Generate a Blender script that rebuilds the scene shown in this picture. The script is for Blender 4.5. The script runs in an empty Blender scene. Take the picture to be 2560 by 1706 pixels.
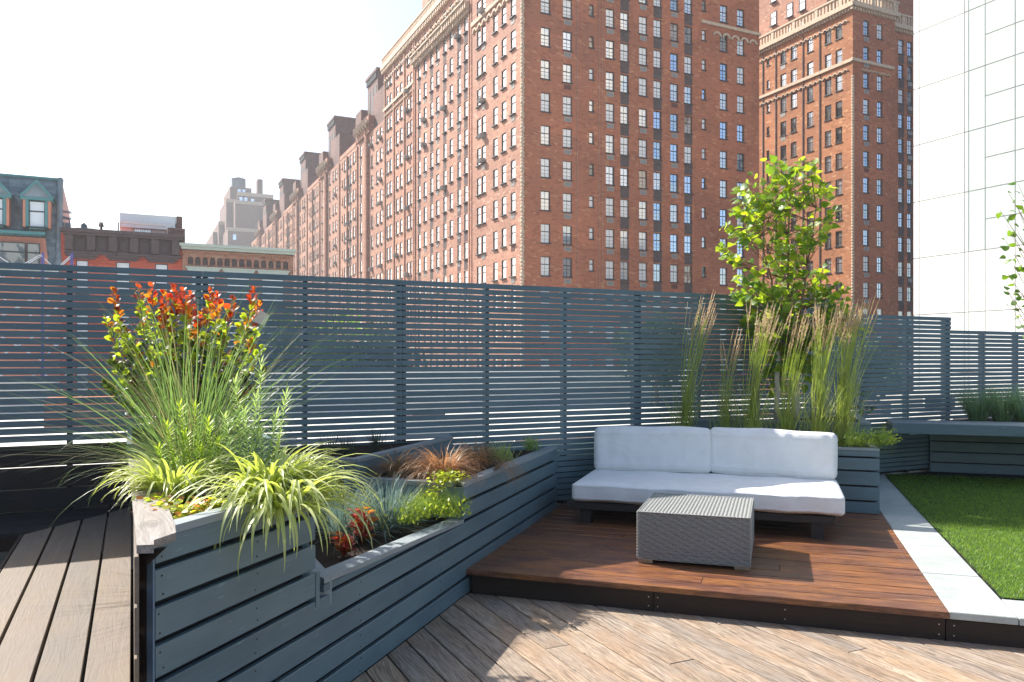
import bpy, math, random
import numpy as np
from mathutils import Vector, Matrix
random.seed(7); rng = np.random.default_rng(7)
R = math.radians
scene = bpy.context.scene
COL = scene.collection
# ------------------------------------------------------------------ camera, sky, sun, exposure
FP, HZ, H = 1980.0, 898.0, 1.68          # focal length in photo pixels, horizon row, eye height
cam = bpy.data.cameras.new('camera'); camo = bpy.data.objects.new('camera', cam); COL.objects.link(camo)
cam.sensor_width = 36; cam.lens = 36 * FP / 2560; cam.shift_y = (HZ - 853) / 2560
cam.clip_start = 0.05; cam.clip_end = 6000
camo.location = (0, 0, H); camo.rotation_euler = (R(90), 0, 0); scene.camera = camo
SUN_AZ = Vector((-0.804, 0.595)); SUN_EL = R(41.3)
w = bpy.data.worlds.new('World'); scene.world = w; w.use_nodes = True
nt = w.node_tree; sky = nt.nodes.new('ShaderNodeTexSky'); sky.sky_type = 'NISHITA'; sky.sun_disc = False
sky.sun_elevation = SUN_EL; sky.sun_rotation = math.atan2(SUN_AZ.x, SUN_AZ.y)
sky.air_density = 1.0; sky.dust_density = 2.0; sky.ozone_density = 1.0; sky.altitude = 0
bg = nt.nodes['Background']; bg.inputs[1].default_value = 0.115; nt.links.new(sky.outputs[0], bg.inputs[0])
sl = bpy.data.lights.new('sun', 'SUN'); sl.energy = 5.0; sl.angle = R(0.5); sl.color = (1, .95, .87)
so = bpy.data.objects.new('sun', sl); COL.objects.link(so)
sd = Vector((SUN_AZ.x * math.cos(SUN_EL), SUN_AZ.y * math.cos(SUN_EL), math.sin(SUN_EL)))
so.rotation_euler = sd.to_track_quat('Z', 'Y').to_euler()
scene.view_settings.view_transform = 'Standard'; scene.view_settings.look = 'None'
scene.view_settings.exposure = 1.06; scene.view_settings.gamma = 1.0
scene.view_settings.use_curve_mapping = False
scene.render.engine = 'CYCLES'
scene.cycles.max_bounces = 6; scene.cycles.diffuse_bounces = 3; scene.cycles.glossy_bounces = 3
scene.cycles.transmission_bounces = 3; scene.cycles.transparent_max_bounces = 6; scene.cycles.volume_bounces = 0
scene.cycles.caustics_reflective = False; scene.cycles.caustics_refractive = False
scene.cycles.sample_clamp_indirect = 6

# ------------------------------------------------------------------ frames and helpers
def PX(px, py, z):                        # point of a horizontal plane seen at a photo pixel
    d = FP * (H - z) / (py - HZ); return Vector(((px - 1280) / FP * d, d, z))
def PD(px, py, d): return Vector(((px - 1280) / FP * d, d, H + (HZ - py) * d / FP))
U = Vector((.3159, .9488, 0)); W = Vector((.9488, -.3159, 0))      # platform axes
E = Vector((.9017, .4323, 0)); N = Vector((-.4323, .9017, 0))      # fence / street axes
Z = Vector((0, 0, 1))
def frame(o, x, y):
    m = Matrix.Identity(4)
    for i in range(3):
        m[i][0] = x[i]; m[i][1] = y[i]; m[i][2] = Z[i]; m[i][3] = o[i]
    return m
def hit(o, d, k):                         # along o+d*s where X/depth == k
    return (k * o.y - o.x) / (d.x - k * d.y)
def tag(o, label=None, cat=None, group=None, kind=None):
    if label: o['label'] = label
    if cat: o['category'] = cat
    if group: o['group'] = group
    if kind: o['kind'] = kind
    return o
def empty(name, m=None, **kw):
    o = bpy.data.objects.new(name, None); COL.objects.link(o); o.empty_display_size = .1
    if m is not None: o.matrix_world = m if isinstance(m, Matrix) else Matrix.Translation(m)
    WM[o.name] = o.matrix_world.copy() if m is None else (m if isinstance(m, Matrix) else Matrix.Translation(m))
    return tag(o, **kw)
WM = {}
def put(name, me, m=None, parent=None, mat=None, **kw):
    """link a mesh object; m is its WORLD matrix"""
    o = bpy.data.objects.new(name, me); COL.objects.link(o)
    m = Matrix.Identity(4) if m is None else m
    if parent is not None:
        o.parent = parent; o.matrix_basis = WM[parent.name].inverted() @ m
    else: o.matrix_basis = m
    WM[o.name] = m.copy()
    if mat is not None and me is not None and len(me.materials) == 0: me.materials.append(mat)
    return tag(o, **kw)
class MB:
    def __init__(s): s.v = []; s.f = []; s.m = []; s.uv = []; s.useuv = False
    def quad(s, a, b, c, d, mi=0):
        n = len(s.v); s.v += [a, b, c, d]; s.f.append((n, n+1, n+2, n+3)); s.m.append(mi)
    def face(s, pts, mi=0):
        n = len(s.v); s.v += list(pts); s.f.append(tuple(range(n, n+len(pts)))); s.m.append(mi)
    def box(s, x0, x1, y0, y1, z0, z1, mi=0, bev=0):
        n = len(s.v)
        if bev <= 0:
            s.v += [(x0,y0,z0),(x1,y0,z0),(x1,y1,z0),(x0,y1,z0),(x0,y0,z1),(x1,y0,z1),(x1,y1,z1),(x0,y1,z1)]
            for f in ((0,3,2,1),(4,5,6,7),(0,1,5,4),(1,2,6,5),(2,3,7,6),(3,0,4,7)):
                s.f.append(tuple(n+i for i in f)); s.m.append(mi)
            return s
        b = bev; P = []
        for zz, k in ((z0, b), (z0+b, 0), (z1-b, 0), (z1, b)):
            P += [(x0+k,y0+k,zz),(x1-k,y0+k,zz),(x1-k,y1-k,zz),(x0+k,y1-k,zz)]
        s.v += P
        s.f.append((n,n+3,n+2,n+1)); s.f.append((n+12,n+13,n+14,n+15)); s.m += [mi]*2
        for l in range(3):
            for i in range(4):
                j = (i+1) % 4; s.f.append((n+l*4+i, n+l*4+j, n+l*4+4+j, n+l*4+4+i)); s.m.append(mi)
        return s
    def prism(s, poly, z0, z1, mi=0, bev=0, ztop=None):
        """poly: ccw list of (x,y); optional chamfered top"""
        k = len(poly); n = len(s.v); c = np.mean(np.array(poly), axis=0)
        zt = ztop or (lambda x, y: z1)
        rings = [[(x, y, z0) for x, y in poly], [(x, y, zt(x, y)-bev) for x, y in poly]]
        if bev > 0:
            ins = inset(poly, bev); rings.append([(x, y, zt(x, y)) for x, y in ins])
        for r in rings: s.v += r
        L = len(rings)
        s.f.append(tuple(n+i for i in range(k-1, -1, -1))); s.m.append(mi)
        s.f.append(tuple(n+(L-1)*k+i for i in range(k))); s.m.append(mi)
        for l in range(L-1):
            for i in range(k):
                j = (i+1) % k; s.f.append((n+l*k+i, n+l*k+j, n+(l+1)*k+j, n+(l+1)*k+i)); s.m.append(mi)
        return s
    def tube(s, pts, rad, seg=6, mi=0, cap=True):
        pts = [Vector(p) for p in pts]; n0 = len(s.v); up = Vector((.13, .31, .94)).normalized()
        for i, p in enumerate(pts):
            t = (pts[min(i+1, len(pts)-1)] - pts[max(i-1, 0)]).normalized()
            a = t.cross(up)
            if a.length < .05: a = t.cross(Vector((1, 0, 0)))
            a.normalize(); b = t.cross(a)
            r = rad[i] if hasattr(rad, '__len__') else rad
            for k in range(seg):
                an = 2*math.pi*k/seg; q = p + a*(r*math.cos(an)) + b*(r*math.sin(an)); s.v.append(tuple(q))
        for i in range(len(pts)-1):
            for k in range(seg):
                k2 = (k+1) % seg; s.f.append((n0+i*seg+k, n0+i*seg+k2, n0+(i+1)*seg+k2, n0+(i+1)*seg+k)); s.m.append(mi)
        if cap:
            s.f.append(tuple(n0+k for k in range(seg-1, -1, -1))); s.m.append(mi)
            e = n0+(len(pts)-1)*seg; s.f.append(tuple(e+k for k in range(seg))); s.m.append(mi)
        return s
    def mesh(s, name, mats, smooth=False):
        me = bpy.data.meshes.new(name); me.from_pydata([tuple(v) for v in s.v], [], s.f)
        for m in (mats if isinstance(mats, (list, tuple)) else [mats]): me.materials.append(m)
        if len(me.materials) > 1: me.polygons.foreach_set('material_index', s.m)
        if smooth: me.polygons.foreach_set('use_smooth', [True]*len(s.f))
        if s.uv and len(s.uv) == len(s.v):
            uv = me.uv_layers.new(name='UVMap')
            li = np.empty(len(me.loops), dtype=np.int32); me.loops.foreach_get('vertex_index', li)
            uv.data.foreach_set('uv', np.array(s.uv, dtype=np.float32)[li].ravel())
        me.update(); return me
def inset(poly, b):
    out = []; k = len(poly)
    for i in range(k):
        p0, p, p1 = np.array(poly[i-1]), np.array(poly[i]), np.array(poly[(i+1) % k])
        d0 = (p-p0)/max(1e-9, np.linalg.norm(p-p0)); d1 = (p1-p)/max(1e-9, np.linalg.norm(p1-p))
        n0 = np.array((-d0[1], d0[0])); n1 = np.array((-d1[1], d1[0])); m = n0+n1
        q = m/max(.3, m.dot(n0)); out.append(tuple(p + q*b))
    return out
def clip(poly, planes):
    """keep a*x+b*y<=c for every plane"""
    for a, b, c in planes:
        out = []
        for i in range(len(poly)):
            p, q = poly[i], poly[(i+1) % len(poly)]
            fp = a*p[0]+b*p[1]-c; fq = a*q[0]+b*q[1]-c
            if fp <= 0: out.append(p)
            if fp*fq < 0:
                t = fp/(fp-fq); out.append((p[0]+(q[0]-p[0])*t, p[1]+(q[1]-p[1])*t))
        poly = out
        if len(poly) < 3: return []
    # drop slivers
    cl = []
    for p in poly:
        if not cl or math.hypot(p[0]-cl[-1][0], p[1]-cl[-1][1]) > .004: cl.append(p)
    if len(cl) > 2 and math.hypot(cl[0][0]-cl[-1][0], cl[0][1]-cl[-1][1]) < .004: cl.pop()
    if len(cl) < 3: return []
    ar = sum(cl[i-1][0]*cl[i][1]-cl[i][0]*cl[i-1][1] for i in range(len(cl)))/2
    return cl if ar > .0008 else []
# ------------------------------------------------------------------ materials
class NM:
    def __init__(s, name, rough=.6, spec=.5):
        s.mat = bpy.data.materials.new(name); s.mat.use_nodes = True; s.t = s.mat.node_tree
        s.b = s.t.nodes['Principled BSDF']; s.b.inputs['Roughness'].default_value = rough
        s.b.inputs['Specular IOR Level'].default_value = spec; s.co = s.t.nodes.new('ShaderNodeTexCoord')
    def n(s, typ, **kw):
        nd = s.t.nodes.new(typ)
        for k, v in kw.items(): setattr(nd, k, v)
        return nd
    def l(s, a, b): s.t.links.new(a, b); return b
    def mapping(s, scale=(1,1,1), src=None, rnd=0, rot=(0,0,0)):
        m = s.n('ShaderNodeMapping'); m.inputs['Scale'].default_value = scale; m.inputs['Rotation'].default_value = rot
        s.l(src or s.co.outputs['Object'], m.inputs['Vector'])
        if rnd:
            oi = s.n('ShaderNodeObjectInfo'); mu = s.n('ShaderNodeMath', operation='MULTIPLY'); mu.inputs[1].default_value = rnd
            s.l(oi.outputs['Random'], mu.inputs[0]); cb = s.n('ShaderNodeCombineXYZ')
            for i in range(3): s.l(mu.outputs[0], cb.inputs[i])
            s.l(cb.outputs[0], m.inputs['Location'])
        return m.outputs[0]
    def noise(s, vec, scale=5, det=4, rough=.55, dist=0):
        t = s.n('ShaderNodeTexNoise'); t.inputs['Scale'].default_value = scale; t.inputs['Detail'].default_value = det
        t.inputs['Roughness'].default_value = rough; t.inputs['Distortion'].default_value = dist
        s.l(vec, t.inputs['Vector']); return t.outputs['Fac']
    def ramp(s, fac, stops, interp='LINEAR'):
        r = s.n('ShaderNodeValToRGB'); r.color_ramp.interpolation = interp; e = r.color_ramp.elements
        while len(e) < len(stops): e.new(.5)
        for i, (p, c) in enumerate(stops):
            e[i].position = p; e[i].color = (*c, 1) if hasattr(c, '__len__') else (c, c, c, 1)
        s.l(fac, r.inputs[0]); return r.outputs[0]
    def mix(s, fac, a, b, mode='MIX'):
        m = s.n('ShaderNodeMix', data_type='RGBA', blend_type=mode)
        for i, v in ((0, fac), (6, a), (7, b)):
            if hasattr(v, 'is_output'): s.l(v, m.inputs[i])
            elif i == 0: m.inputs[0].default_value = v
            else: m.inputs[i].default_value = (*v, 1)
        return m.outputs[2]
    def color(s, c):
        if hasattr(c, 'is_output'): s.l(c, s.b.inputs['Base Color'])
        else: s.b.inputs['Base Color'].default_value = (*c, 1)
    def bump(s, h, strength=.3, dist=.01):
        b = s.n('ShaderNodeBump'); b.inputs['Strength'].default_value = strength; b.inputs['Distance'].default_value = dist
        s.l(h, b.inputs['Height']); s.l(b.outputs[0], s.b.inputs['Normal'])
    def rough(s, o): s.l(o, s.b.inputs['Roughness'])
def plain(name, c, rough=.6, var=.15, scale=6, spec=.5, metal=0, rnd=5):
    m = NM(name, rough, spec); v = m.mapping((1,1,1), rnd=rnd)
    f = m.noise(v, scale, 5, .6)
    m.color(m.ramp(f, [(.3, tuple(x*(1-var) for x in c)), (.7, tuple(min(1, x*(1+var)) for x in c))]))
    m.b.inputs['Metallic'].default_value = metal; return m.mat
def paint_wood(name, c, rough=.5):
    m = NM(name, rough, .5); v = m.mapping((1.2, 14, 14), rnd=40)
    g = m.noise(v, 4, 6, .65, .6); big = m.noise(m.mapping((.8, 2, 2), rnd=9), 1.6, 3)
    base = m.ramp(g, [(.25, tuple(x*.86 for x in c)), (.6, c), (.85, tuple(x*1.12 for x in c))])
    blot = m.ramp(big, [(.3, (.76, .79, .82)), (.5, (1, 1, 1)), (.7, (1.14, 1.11, 1.08))])
    col = m.mix(1, base, blot, 'MULTIPLY')
    # knots and scuffs of bare wood
    kn = m.n('ShaderNodeTexVoronoi'); kn.inputs['Scale'].default_value = 2.2; m.l(m.mapping((1, 2.5, 2.5), rnd=17), kn.inputs['Vector'])
    kf = m.ramp(kn.outputs['Distance'], [(.02, 1), (.045, 0)])
    col = m.mix(kf, col, tuple(x*.45 for x in c))
    sc = m.noise(m.mapping((3, 22, 22), rnd=23), 3, 2, .5); sf = m.ramp(sc, [(.68, 0), (.76, .4)])
    col = m.mix(sf, col, tuple(min(1, x*1.7+.05) for x in c))
    m.color(col); m.bump(g, .35, .004)
    m.rough(m.ramp(g, [(.3, rough*.85), (.8, min(1, rough*1.2))])); return m.mat
def wood(name, cols, rough=.6, spec=.5, streak=1.0, bump=.5):
    """cols: dark, mid, light, tint"""
    m = NM(name, rough, spec); oi = m.n('ShaderNodeObjectInfo')
    wv = m.mapping((.6, 3.0, 3), rnd=60); warp = m.noise(wv, 1.4, 3, .5)
    ad = m.n('ShaderNodeVectorMath', operation='MULTIPLY_ADD'); cb = m.n('ShaderNodeCombineXYZ'); m.l(warp, cb.inputs[1])
    m.l(cb.outputs[0], ad.inputs[0]); ad.inputs[1].default_value = (0, .22, 0); m.l(m.mapping((1,1,1), rnd=60), ad.inputs[2])
    sc = m.n('ShaderNodeMapping'); sc.inputs['Scale'].default_value = (1.3, 26, 26); m.l(ad.outputs[0], sc.inputs['Vector'])
    g = m.noise(sc.outputs[0], 2.6, 7, .62, .3)
    sc2 = m.n('ShaderNodeMapping'); sc2.inputs['Scale'].default_value = (.9, 9, 9); m.l(ad.outputs[0], sc2.inputs['Vector'])
    g2 = m.noise(sc2.outputs[0], 2.2, 3, .5, .8)
    col = m.ramp(g, [(.28, cols[0]), (.5, cols[1]), (.74, cols[2])])
    blot = m.noise(m.mapping((.8, 2.2, 2), rnd=33), 2.4, 4, .6)
    col = m.mix(m.ramp(blot, [(.42, 0), (.62, .75)]), col, cols[3])
    col = m.mix(m.ramp(g2, [(.30, .55*streak), (.42, 0)]), col, tuple(x*.5 for x in cols[0]))
    fsc = m.n('ShaderNodeMapping'); fsc.inputs['Scale'].default_value = (3.5, 95, 95); m.l(ad.outputs[0], fsc.inputs['Vector']); fg = m.noise(fsc.outputs[0], 2.2, 4, .7)
    col = m.mix(m.ramp(fg, [(.42, .6*streak), (.52, 0)]), col, tuple(x*.55 for x in cols[0])); col = m.mix(m.ramp(fg, [(.58, 0), (.72, .35*streak)]), col, tuple(min(1, x*1.3) for x in cols[2]))
    hv = m.ramp(oi.outputs['Random'], [(0, (.80, .82, .86)), (.35, (1.02, .98, .95)), (.7, (.92, .92, .95)), (1, (1.14, 1.08, 1.0))])
    col = m.mix(1, col, hv, 'MULTIPLY'); m.color(col); m.bump(g, bump, .004)
    m.rough(m.ramp(g, [(.3, rough*.8), (.75, min(1, rough*1.25))])); return m.mat
def leafmat(name, c, trans=None, tf=.5, var=.25, rough=.45, vein=False):
    trans = trans or c
    m = NM(name, rough, .5); f = m.noise(m.mapping((1,1,1), rnd=30), 12, 2)
    oi = m.n('ShaderNodeObjectInfo')
    col = m.ramp(f, [(.3, tuple(x*(1-var) for x in c)), (.7, tuple(min(1, x*(1+var)) for x in c))])
    rv = m.ramp(oi.outputs['Random'], [(0, (.75, .8, .8)), (1, (1.25, 1.15, 1.0))])
    m.color(m.mix(1, col, rv, 'MULTIPLY'))
    tr = m.n('ShaderNodeBsdfTranslucent'); tr.inputs[0].default_value = (*trans, 1)
    mx = m.n('ShaderNodeMixShader'); mx.inputs[0].default_value = tf
    m.l(m.b.outputs[0], mx.inputs[1]); m.l(tr.outputs[0], mx.inputs[2])
    m.l(mx.outputs[0], m.t.nodes['Material Output'].inputs[0]); return m.mat
def brick(name, c1, c2, mortar, pale=(.5,.38,.27), palef=.25, bw=.23, bh=.085, patch=True, msize=.012):
    m = NM(name, .85, .25); sx = m.n('ShaderNodeSeparateXYZ'); m.l(m.co.outputs['Object'], sx.inputs[0])
    ad = m.n('ShaderNodeMath', operation='ADD'); m.l(sx.outputs[0], ad.inputs[0]); m.l(sx.outputs[1], ad.inputs[1])
    cb = m.n('ShaderNodeCombineXYZ'); m.l(ad.outputs[0], cb.inputs[0]); m.l(sx.outputs[2], cb.inputs[1])
    b = m.n('ShaderNodeTexBrick'); b.inputs['Scale'].default_value = 1; b.inputs['Brick Width'].default_value = bw
    b.inputs['Row Height'].default_value = bh; b.inputs['Mortar Size'].default_value = msize; b.inputs['Mortar Smooth'].default_value = .3
    b.inputs['Color1'].default_value = (*c1, 1); b.inputs['Color2'].default_value = (*c2, 1); b.inputs['Mortar'].default_value = (*mortar, 1)
    m.l(cb.outputs[0], b.inputs['Vector']); col = b.outputs['Color']
    # odd pale and dark bricks, cell by cell
    mp = m.n('ShaderNodeMapping'); mp.inputs['Scale'].default_value = (1/.42, 1/.17, 1); m.l(cb.outputs[0], mp.inputs['Vector'])
    wn = m.n('ShaderNodeTexVoronoi', feature='F1'); wn.inputs['Scale'].default_value = 1; m.l(mp.outputs[0], wn.inputs['Vector'])
    s2 = m.n('ShaderNodeSeparateColor'); m.l(wn.outputs['Color'], s2.inputs[0])
    col = m.mix(m.ramp(s2.outputs[0], [(.90, 0), (.93, palef*2.2)]), col, pale)
    col = m.mix(m.ramp(s2.outputs[1], [(.80, 0), (.86, .38)]), col, tuple(x*.45 for x in c1))
    if patch:
        mp2 = m.n('ShaderNodeMapping'); mp2.inputs['Scale'].default_value = (.10, .17, 1); m.l(cb.outputs[0], mp2.inputs['Vector'])
        v2 = m.n('ShaderNodeTexVoronoi', feature='F1', distance='CHEBYCHEV'); v2.inputs['Scale'].default_value = 1.3; m.l(mp2.outputs[0], v2.inputs['Vector'])
        s3 = m.n('ShaderNodeSeparateColor'); m.l(v2.outputs['Color'], s3.inputs[0])
        pv = m.ramp(s3.outputs[0], [(0, (.88, .86, .87)), (.5, (1, 1, 1)), (1, (1.10, 1.07, 1.05))])
        col = m.mix(1, col, pv, 'MULTIPLY')
    big = m.noise(cb.outputs[0], .25, 4, .6)
    col = m.mix(1, col, m.ramp(big, [(.3, (.85, .85, .87)), (.7, (1.1, 1.08, 1.05))]), 'MULTIPLY')
    m.color(col); m.bump(b.outputs['Fac'], -.3, .01); return m.mat

HAZE = .0006
GREY = (.085, .125, .150)
M = {}
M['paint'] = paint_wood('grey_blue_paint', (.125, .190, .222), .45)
M['paint_lit_rim'] = paint_wood('sunlit_rim_paint', (.27, .305, .32), .5)  # board paint lightened for the sun on the top edges
M['slat'] = paint_wood('slat_paint', (.120, .190, .220), .48)
M['post'] = plain('post_paint', (.02, .027, .033), .6)
M['blue_post'] = plain('blue_post_paint', (.12, .19, .28), .5)
M['old_wood'] = wood('weathered_deck_wood', ((.155, .115, .085), (.36, .29, .225), (.50, .43, .36), (.37, .255, .165)), .7, .3, 1.0, .6)
M['cap_wood'] = wood('silvered_cap_wood', ((.17, .15, .135), (.29, .265, .245), (.38, .355, .335), (.30, .26, .225)), .7, .3, .7, .6)
M['left_wood'] = wood('left_deck_wood', ((.13, .105, .084), (.195, .160, .128), (.26, .225, .19), (.22, .17, .12)), .7, .3, .22, .5)
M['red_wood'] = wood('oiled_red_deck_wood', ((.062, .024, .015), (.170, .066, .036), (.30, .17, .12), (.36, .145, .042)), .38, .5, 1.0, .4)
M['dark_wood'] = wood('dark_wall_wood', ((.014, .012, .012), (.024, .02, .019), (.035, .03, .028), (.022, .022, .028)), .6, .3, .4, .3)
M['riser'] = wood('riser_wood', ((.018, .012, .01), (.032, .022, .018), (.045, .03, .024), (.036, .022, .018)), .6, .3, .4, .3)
M['soil'] = plain('potting_soil', (.035, .024, .017), .95, .6, 60, .2)
M['dark'] = plain('shadow_liner', (.012, .013, .014), .8)
M['screw'] = plain('screw_steel', (.5, .5, .5), .35, .1, metal=.8)
def stone_mat():
    m = NM('bluestone_paver', .7, .4); v = m.mapping((1,1,1), rnd=11)
    a = m.noise(v, 3, 6, .6, .7); b = m.noise(v, 40, 4, .6)
    m.color(m.mix(.3, m.ramp(a, [(.3, (.27, .30, .29)), (.5, (.37, .40, .38)), (.75, (.46, .47, .435))]), m.ramp(b, [(.3, (.32, .35, .34)), (.7, (.52, .53, .50))])))
    m.bump(a, .35, .01); return m.mat
M['stone'] = stone_mat()
def fabric_mat():
    m = NM('white_cushion_fabric', .9, .15); v = m.mapping((1,1,1), rnd=3)
    wv = m.noise(m.mapping((1, 8, 1), rnd=2), 90, 2, .5); wr = m.noise(v, 5, 4, .6, 1.2); fi = m.noise(v, 900, 2)
    m.color(m.ramp(wr, [(.3, (.76, .75, .73)), (.7, (.84, .83, .81))]))
    ad = m.n('ShaderNodeMath', operation='MULTIPLY_ADD'); m.l(wv, ad.inputs[0]); ad.inputs[1].default_value = .10; m.l(wr, ad.inputs[2])
    m.bump(ad.outputs[0], .45, .02); return m.mat
M['fabric'] = fabric_mat()
M['seam'] = plain('cushion_piping', (.66, .66, .68), .9)
M['sofa_frame'] = wood('sofa_frame_wood', ((.02, .017, .016), (.035, .03, .028), (.05, .045, .04), (.03, .027, .027)), .5, .4, .5, .3)
M['wicker'] = plain('grey_wicker', (.28, .285, .27), .36, .22, 60, .6)
M['wicker_core'] = plain('wicker_shadow', (.02, .02, .02), .8)
M['foot'] = wood('blond_foot_wood', ((.25, .17, .10), (.42, .30, .17), (.5, .38, .24), (.4, .28, .17)), .5)

# ================================================================== CITY BEHIND
GZ = -14.0
me = MB(); me.quad((-2500,-500,GZ),(2500,-500,GZ),(2500,4000,GZ),(-2500,4000,GZ))
gm = NM('city_ground_asphalt', .9, .3); gm.color(gm.ramp(gm.noise(gm.mapping((.02,.02,.02)), 3, 5), [(.3, (.05,.05,.052)), (.7, (.10,.10,.098))]))
put('ground', me.mesh('ground', gm.mat), kind='structure')
M['street'] = plain('pale_concrete', (.62, .60, .55), .85, .12, .8)
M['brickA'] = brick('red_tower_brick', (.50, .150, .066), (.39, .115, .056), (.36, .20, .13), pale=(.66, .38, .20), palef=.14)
M['brickL'] = brick('sunny_tower_brick', (.46, .20, .125), (.38, .16, .10), (.46, .34, .26), pale=(.68, .50, .36), palef=.18)  # same tower brick, paled in colour for the sunlit faces
M['brickT'] = brick('sunlit_orange_brick', (.46, .165, .06), (.38, .13, .052), (.40, .25, .15), pale=(.66, .44, .24), palef=.2)  # second tower's sunlit side, the sun's orange put into the brick
M['brickF'] = brick('far_tower_brick', (.20, .10, .085), (.15, .08, .07), (.22, .16, .14), pale=(.36, .24, .2), palef=.1)
M['brickR'] = brick('painted_red_brick', (.62, .10, .055), (.54, .08, .045), (.60, .20, .13), pale=(.5, .15, .1), palef=.05, patch=False)
M['brickM'] = brick('old_common_brick', (.40, .14, .075), (.48, .18, .095), (.50, .38, .30), pale=(.5, .34, .24), palef=.25, patch=False, msize=.016)
M['dkbrick'] = brick('dark_spandrel_brick', (.10, .07, .07), (.07, .055, .06), (.16, .12, .11), pale=(.2,.14,.12), palef=.1, bw=.12, bh=.24, patch=False)
M['terra'] = plain('cream_terracotta', (.55, .42, .30), .8, .18, 3)
M['steel'] = plain('window_steel', (.022, .026, .032), .45, .1)
M['lite'] = plain('grille_aluminium', (.42, .41, .39), .5, .1, metal=.3)
M['acbox'] = plain('air_conditioner_case', (.33, .32, .29), .6)
M['redgrille'] = plain('red_grille', (.20, .05, .035), .6)
def glass(name, c, met, rough=.08, blind=None):
    m = NM(name, rough, .8)
    if blind:
        oi = m.n('ShaderNodeObjectInfo'); f = m.noise(m.mapping((1.5, 1, .8), rnd=50), 1.1, 2)
        m.color(m.ramp(f, [(.44, c), (.5, blind)]))
    else: m.color(c)
    m.b.inputs['Metallic'].default_value = met; m.b.inputs['Coat Weight'].default_value = .6; m.b.inputs['Coat Roughness'].default_value = .03
    return m.mat
PANES = [glass('blind_pane', (.84, .85, .86), .1, .25), glass('pale_pane', (.70, .76, .82), .5, .12, (.84, .84, .82)),
         glass('sky_pane', (.60, .68, .80), .85, .05), glass('dark_pane', (.05, .06, .07), .1, .08, (.3, .28, .24)),
         glass('orange_reflection_pane', (.30, .16, .08), .2, .12, (.5, .42, .34)), glass('sky_pane_half', (.42, .55, .72), .8, .06, (.55, .6, .62))]  # blue and orange tints stand in for reflections in the glass
SUNPANE = [glass('sunny_blind_pane', (.86, .86, .84), .45, .22), glass('sunny_pale_pane', (.82, .84, .86), .7, .12, (.86, .85, .8))]  # brighter copies for sunlit faces, glare put into the tint
WC = {}
def window_mesh(wd, ht, lites=(2, 3), det=True):
    key = ('f', round(wd, 2), round(ht, 2), lites, det)
    if key in WC: return WC[key]
    b = MB(); f = .042; zr = ht*.60
    b.box(-wd/2, -wd/2+f, -.03, .04, 0, ht); b.box(wd/2-f, wd/2, -.03, .04, 0, ht)
    b.box(-wd/2+f, wd/2-f, -.03, .04, ht-f, ht); b.box(-wd/2+f, wd/2-f, -.04, .04, 0, f); b.box(-wd/2+f, wd/2-f, -.025, .04, zr-.035, zr+.035)
    if det:
        nx, nz = lites
        for i in range(1, nx):
            x = -wd/2+f+(wd-2*f)*i/nx; b.box(x-.007, x+.007, -.01, .02, f, zr-.035); b.box(x-.007, x+.007, -.01, .02, zr+.035, ht-f)
        for j in range(1, nz):
            z = f+(zr-.035-f)*j/nz; b.box(-wd/2+f, wd/2-f, -.012, .02, z-.007, z+.007)
    b.box(-wd/2-.06, wd/2+.06, -.26, -.03, -.09, -.002)
    WC[key] = b.mesh('window', M['steel']); return WC[key]
def pane_mesh(wd, ht, mi, mats):
    key = ('p', round(wd, 2), round(ht, 2), mats[mi].name)
    if key in WC: return WC[key]
    b = MB(); b.box(-wd/2+.05, wd/2-.05, .022, .038, .05, ht-.05); WC[key] = b.mesh('pane', mats[mi]); return WC[key]
def ac_mesh():
    if 'ac' in WC: return WC['ac']
    b = MB(); b.box(-.33, .33, -.5, .1, 0, .42, 0, .02)
    for k in range(6): b.box(-.28, .28, -.515, -.501, .05+k*.06, .08+k*.06, 1)
    WC['ac'] = b.mesh('air_conditioner', [M['acbox'], M['steel']]); return WC['ac']
def grille_mesh(col='lite', wd=.7):
    k = ('g', col, wd)
    if k in WC: return WC[k]
    b = MB(); b.box(-wd/2, wd/2, .0, .03, 0, .42, 1)
    for i in range(2): b.box(-wd/2, wd/2, -.03, -.001, .0+i*.38, .04+i*.38)
    for i in range(2): b.box(-wd/2+i*(wd-.04), -wd/2+.04+i*(wd-.04), -.03, -.001, .041, .379)
    for j in range(4): b.box(-wd/2+.05, wd/2-.05, -.025, -.001, .075+j*.08, .115+j*.08)
    WC[k] = b.mesh('grille', [M[col], M['steel']]); return WC[k]
def holed_wall(x0, x1, z0, z1, holes, depth=.22):
    """plane y=0 facing -y with rectangular openings and their reveals"""
    b = MB(); xs = sorted({x0, x1} | {h[0] for h in holes} | {h[1] for h in holes})
    for a, c in zip(xs[:-1], xs[1:]):
        if c-a < 1e-4: continue
        mid = (a+c)/2; hs = sorted((h[2], h[3]) for h in holes if h[0] < mid < h[1]); z = z0
        for lo, hi in hs:
            if lo > z: b.quad((a,0,z),(c,0,z),(c,0,lo),(a,0,lo))
            z = max(z, hi)
        if z < z1: b.quad((a,0,z),(c,0,z),(c,0,z1),(a,0,z1))
    for a, c, lo, hi in holes:
        b.quad((a,0,lo),(a,0,hi),(a,depth,hi),(a,depth,lo)); b.quad((c,0,lo),(c,depth,lo),(c,depth,hi),(c,0,hi))
        b.quad((a,0,lo),(a,depth,lo),(c,depth,lo),(c,0,lo)); b.quad((a,0,hi),(c,0,hi),(c,depth,hi),(a,depth,hi))
    return b
FH = 2.94; ZT = 30.9 + 0.55                       # floor height and one row of window heads
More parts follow.
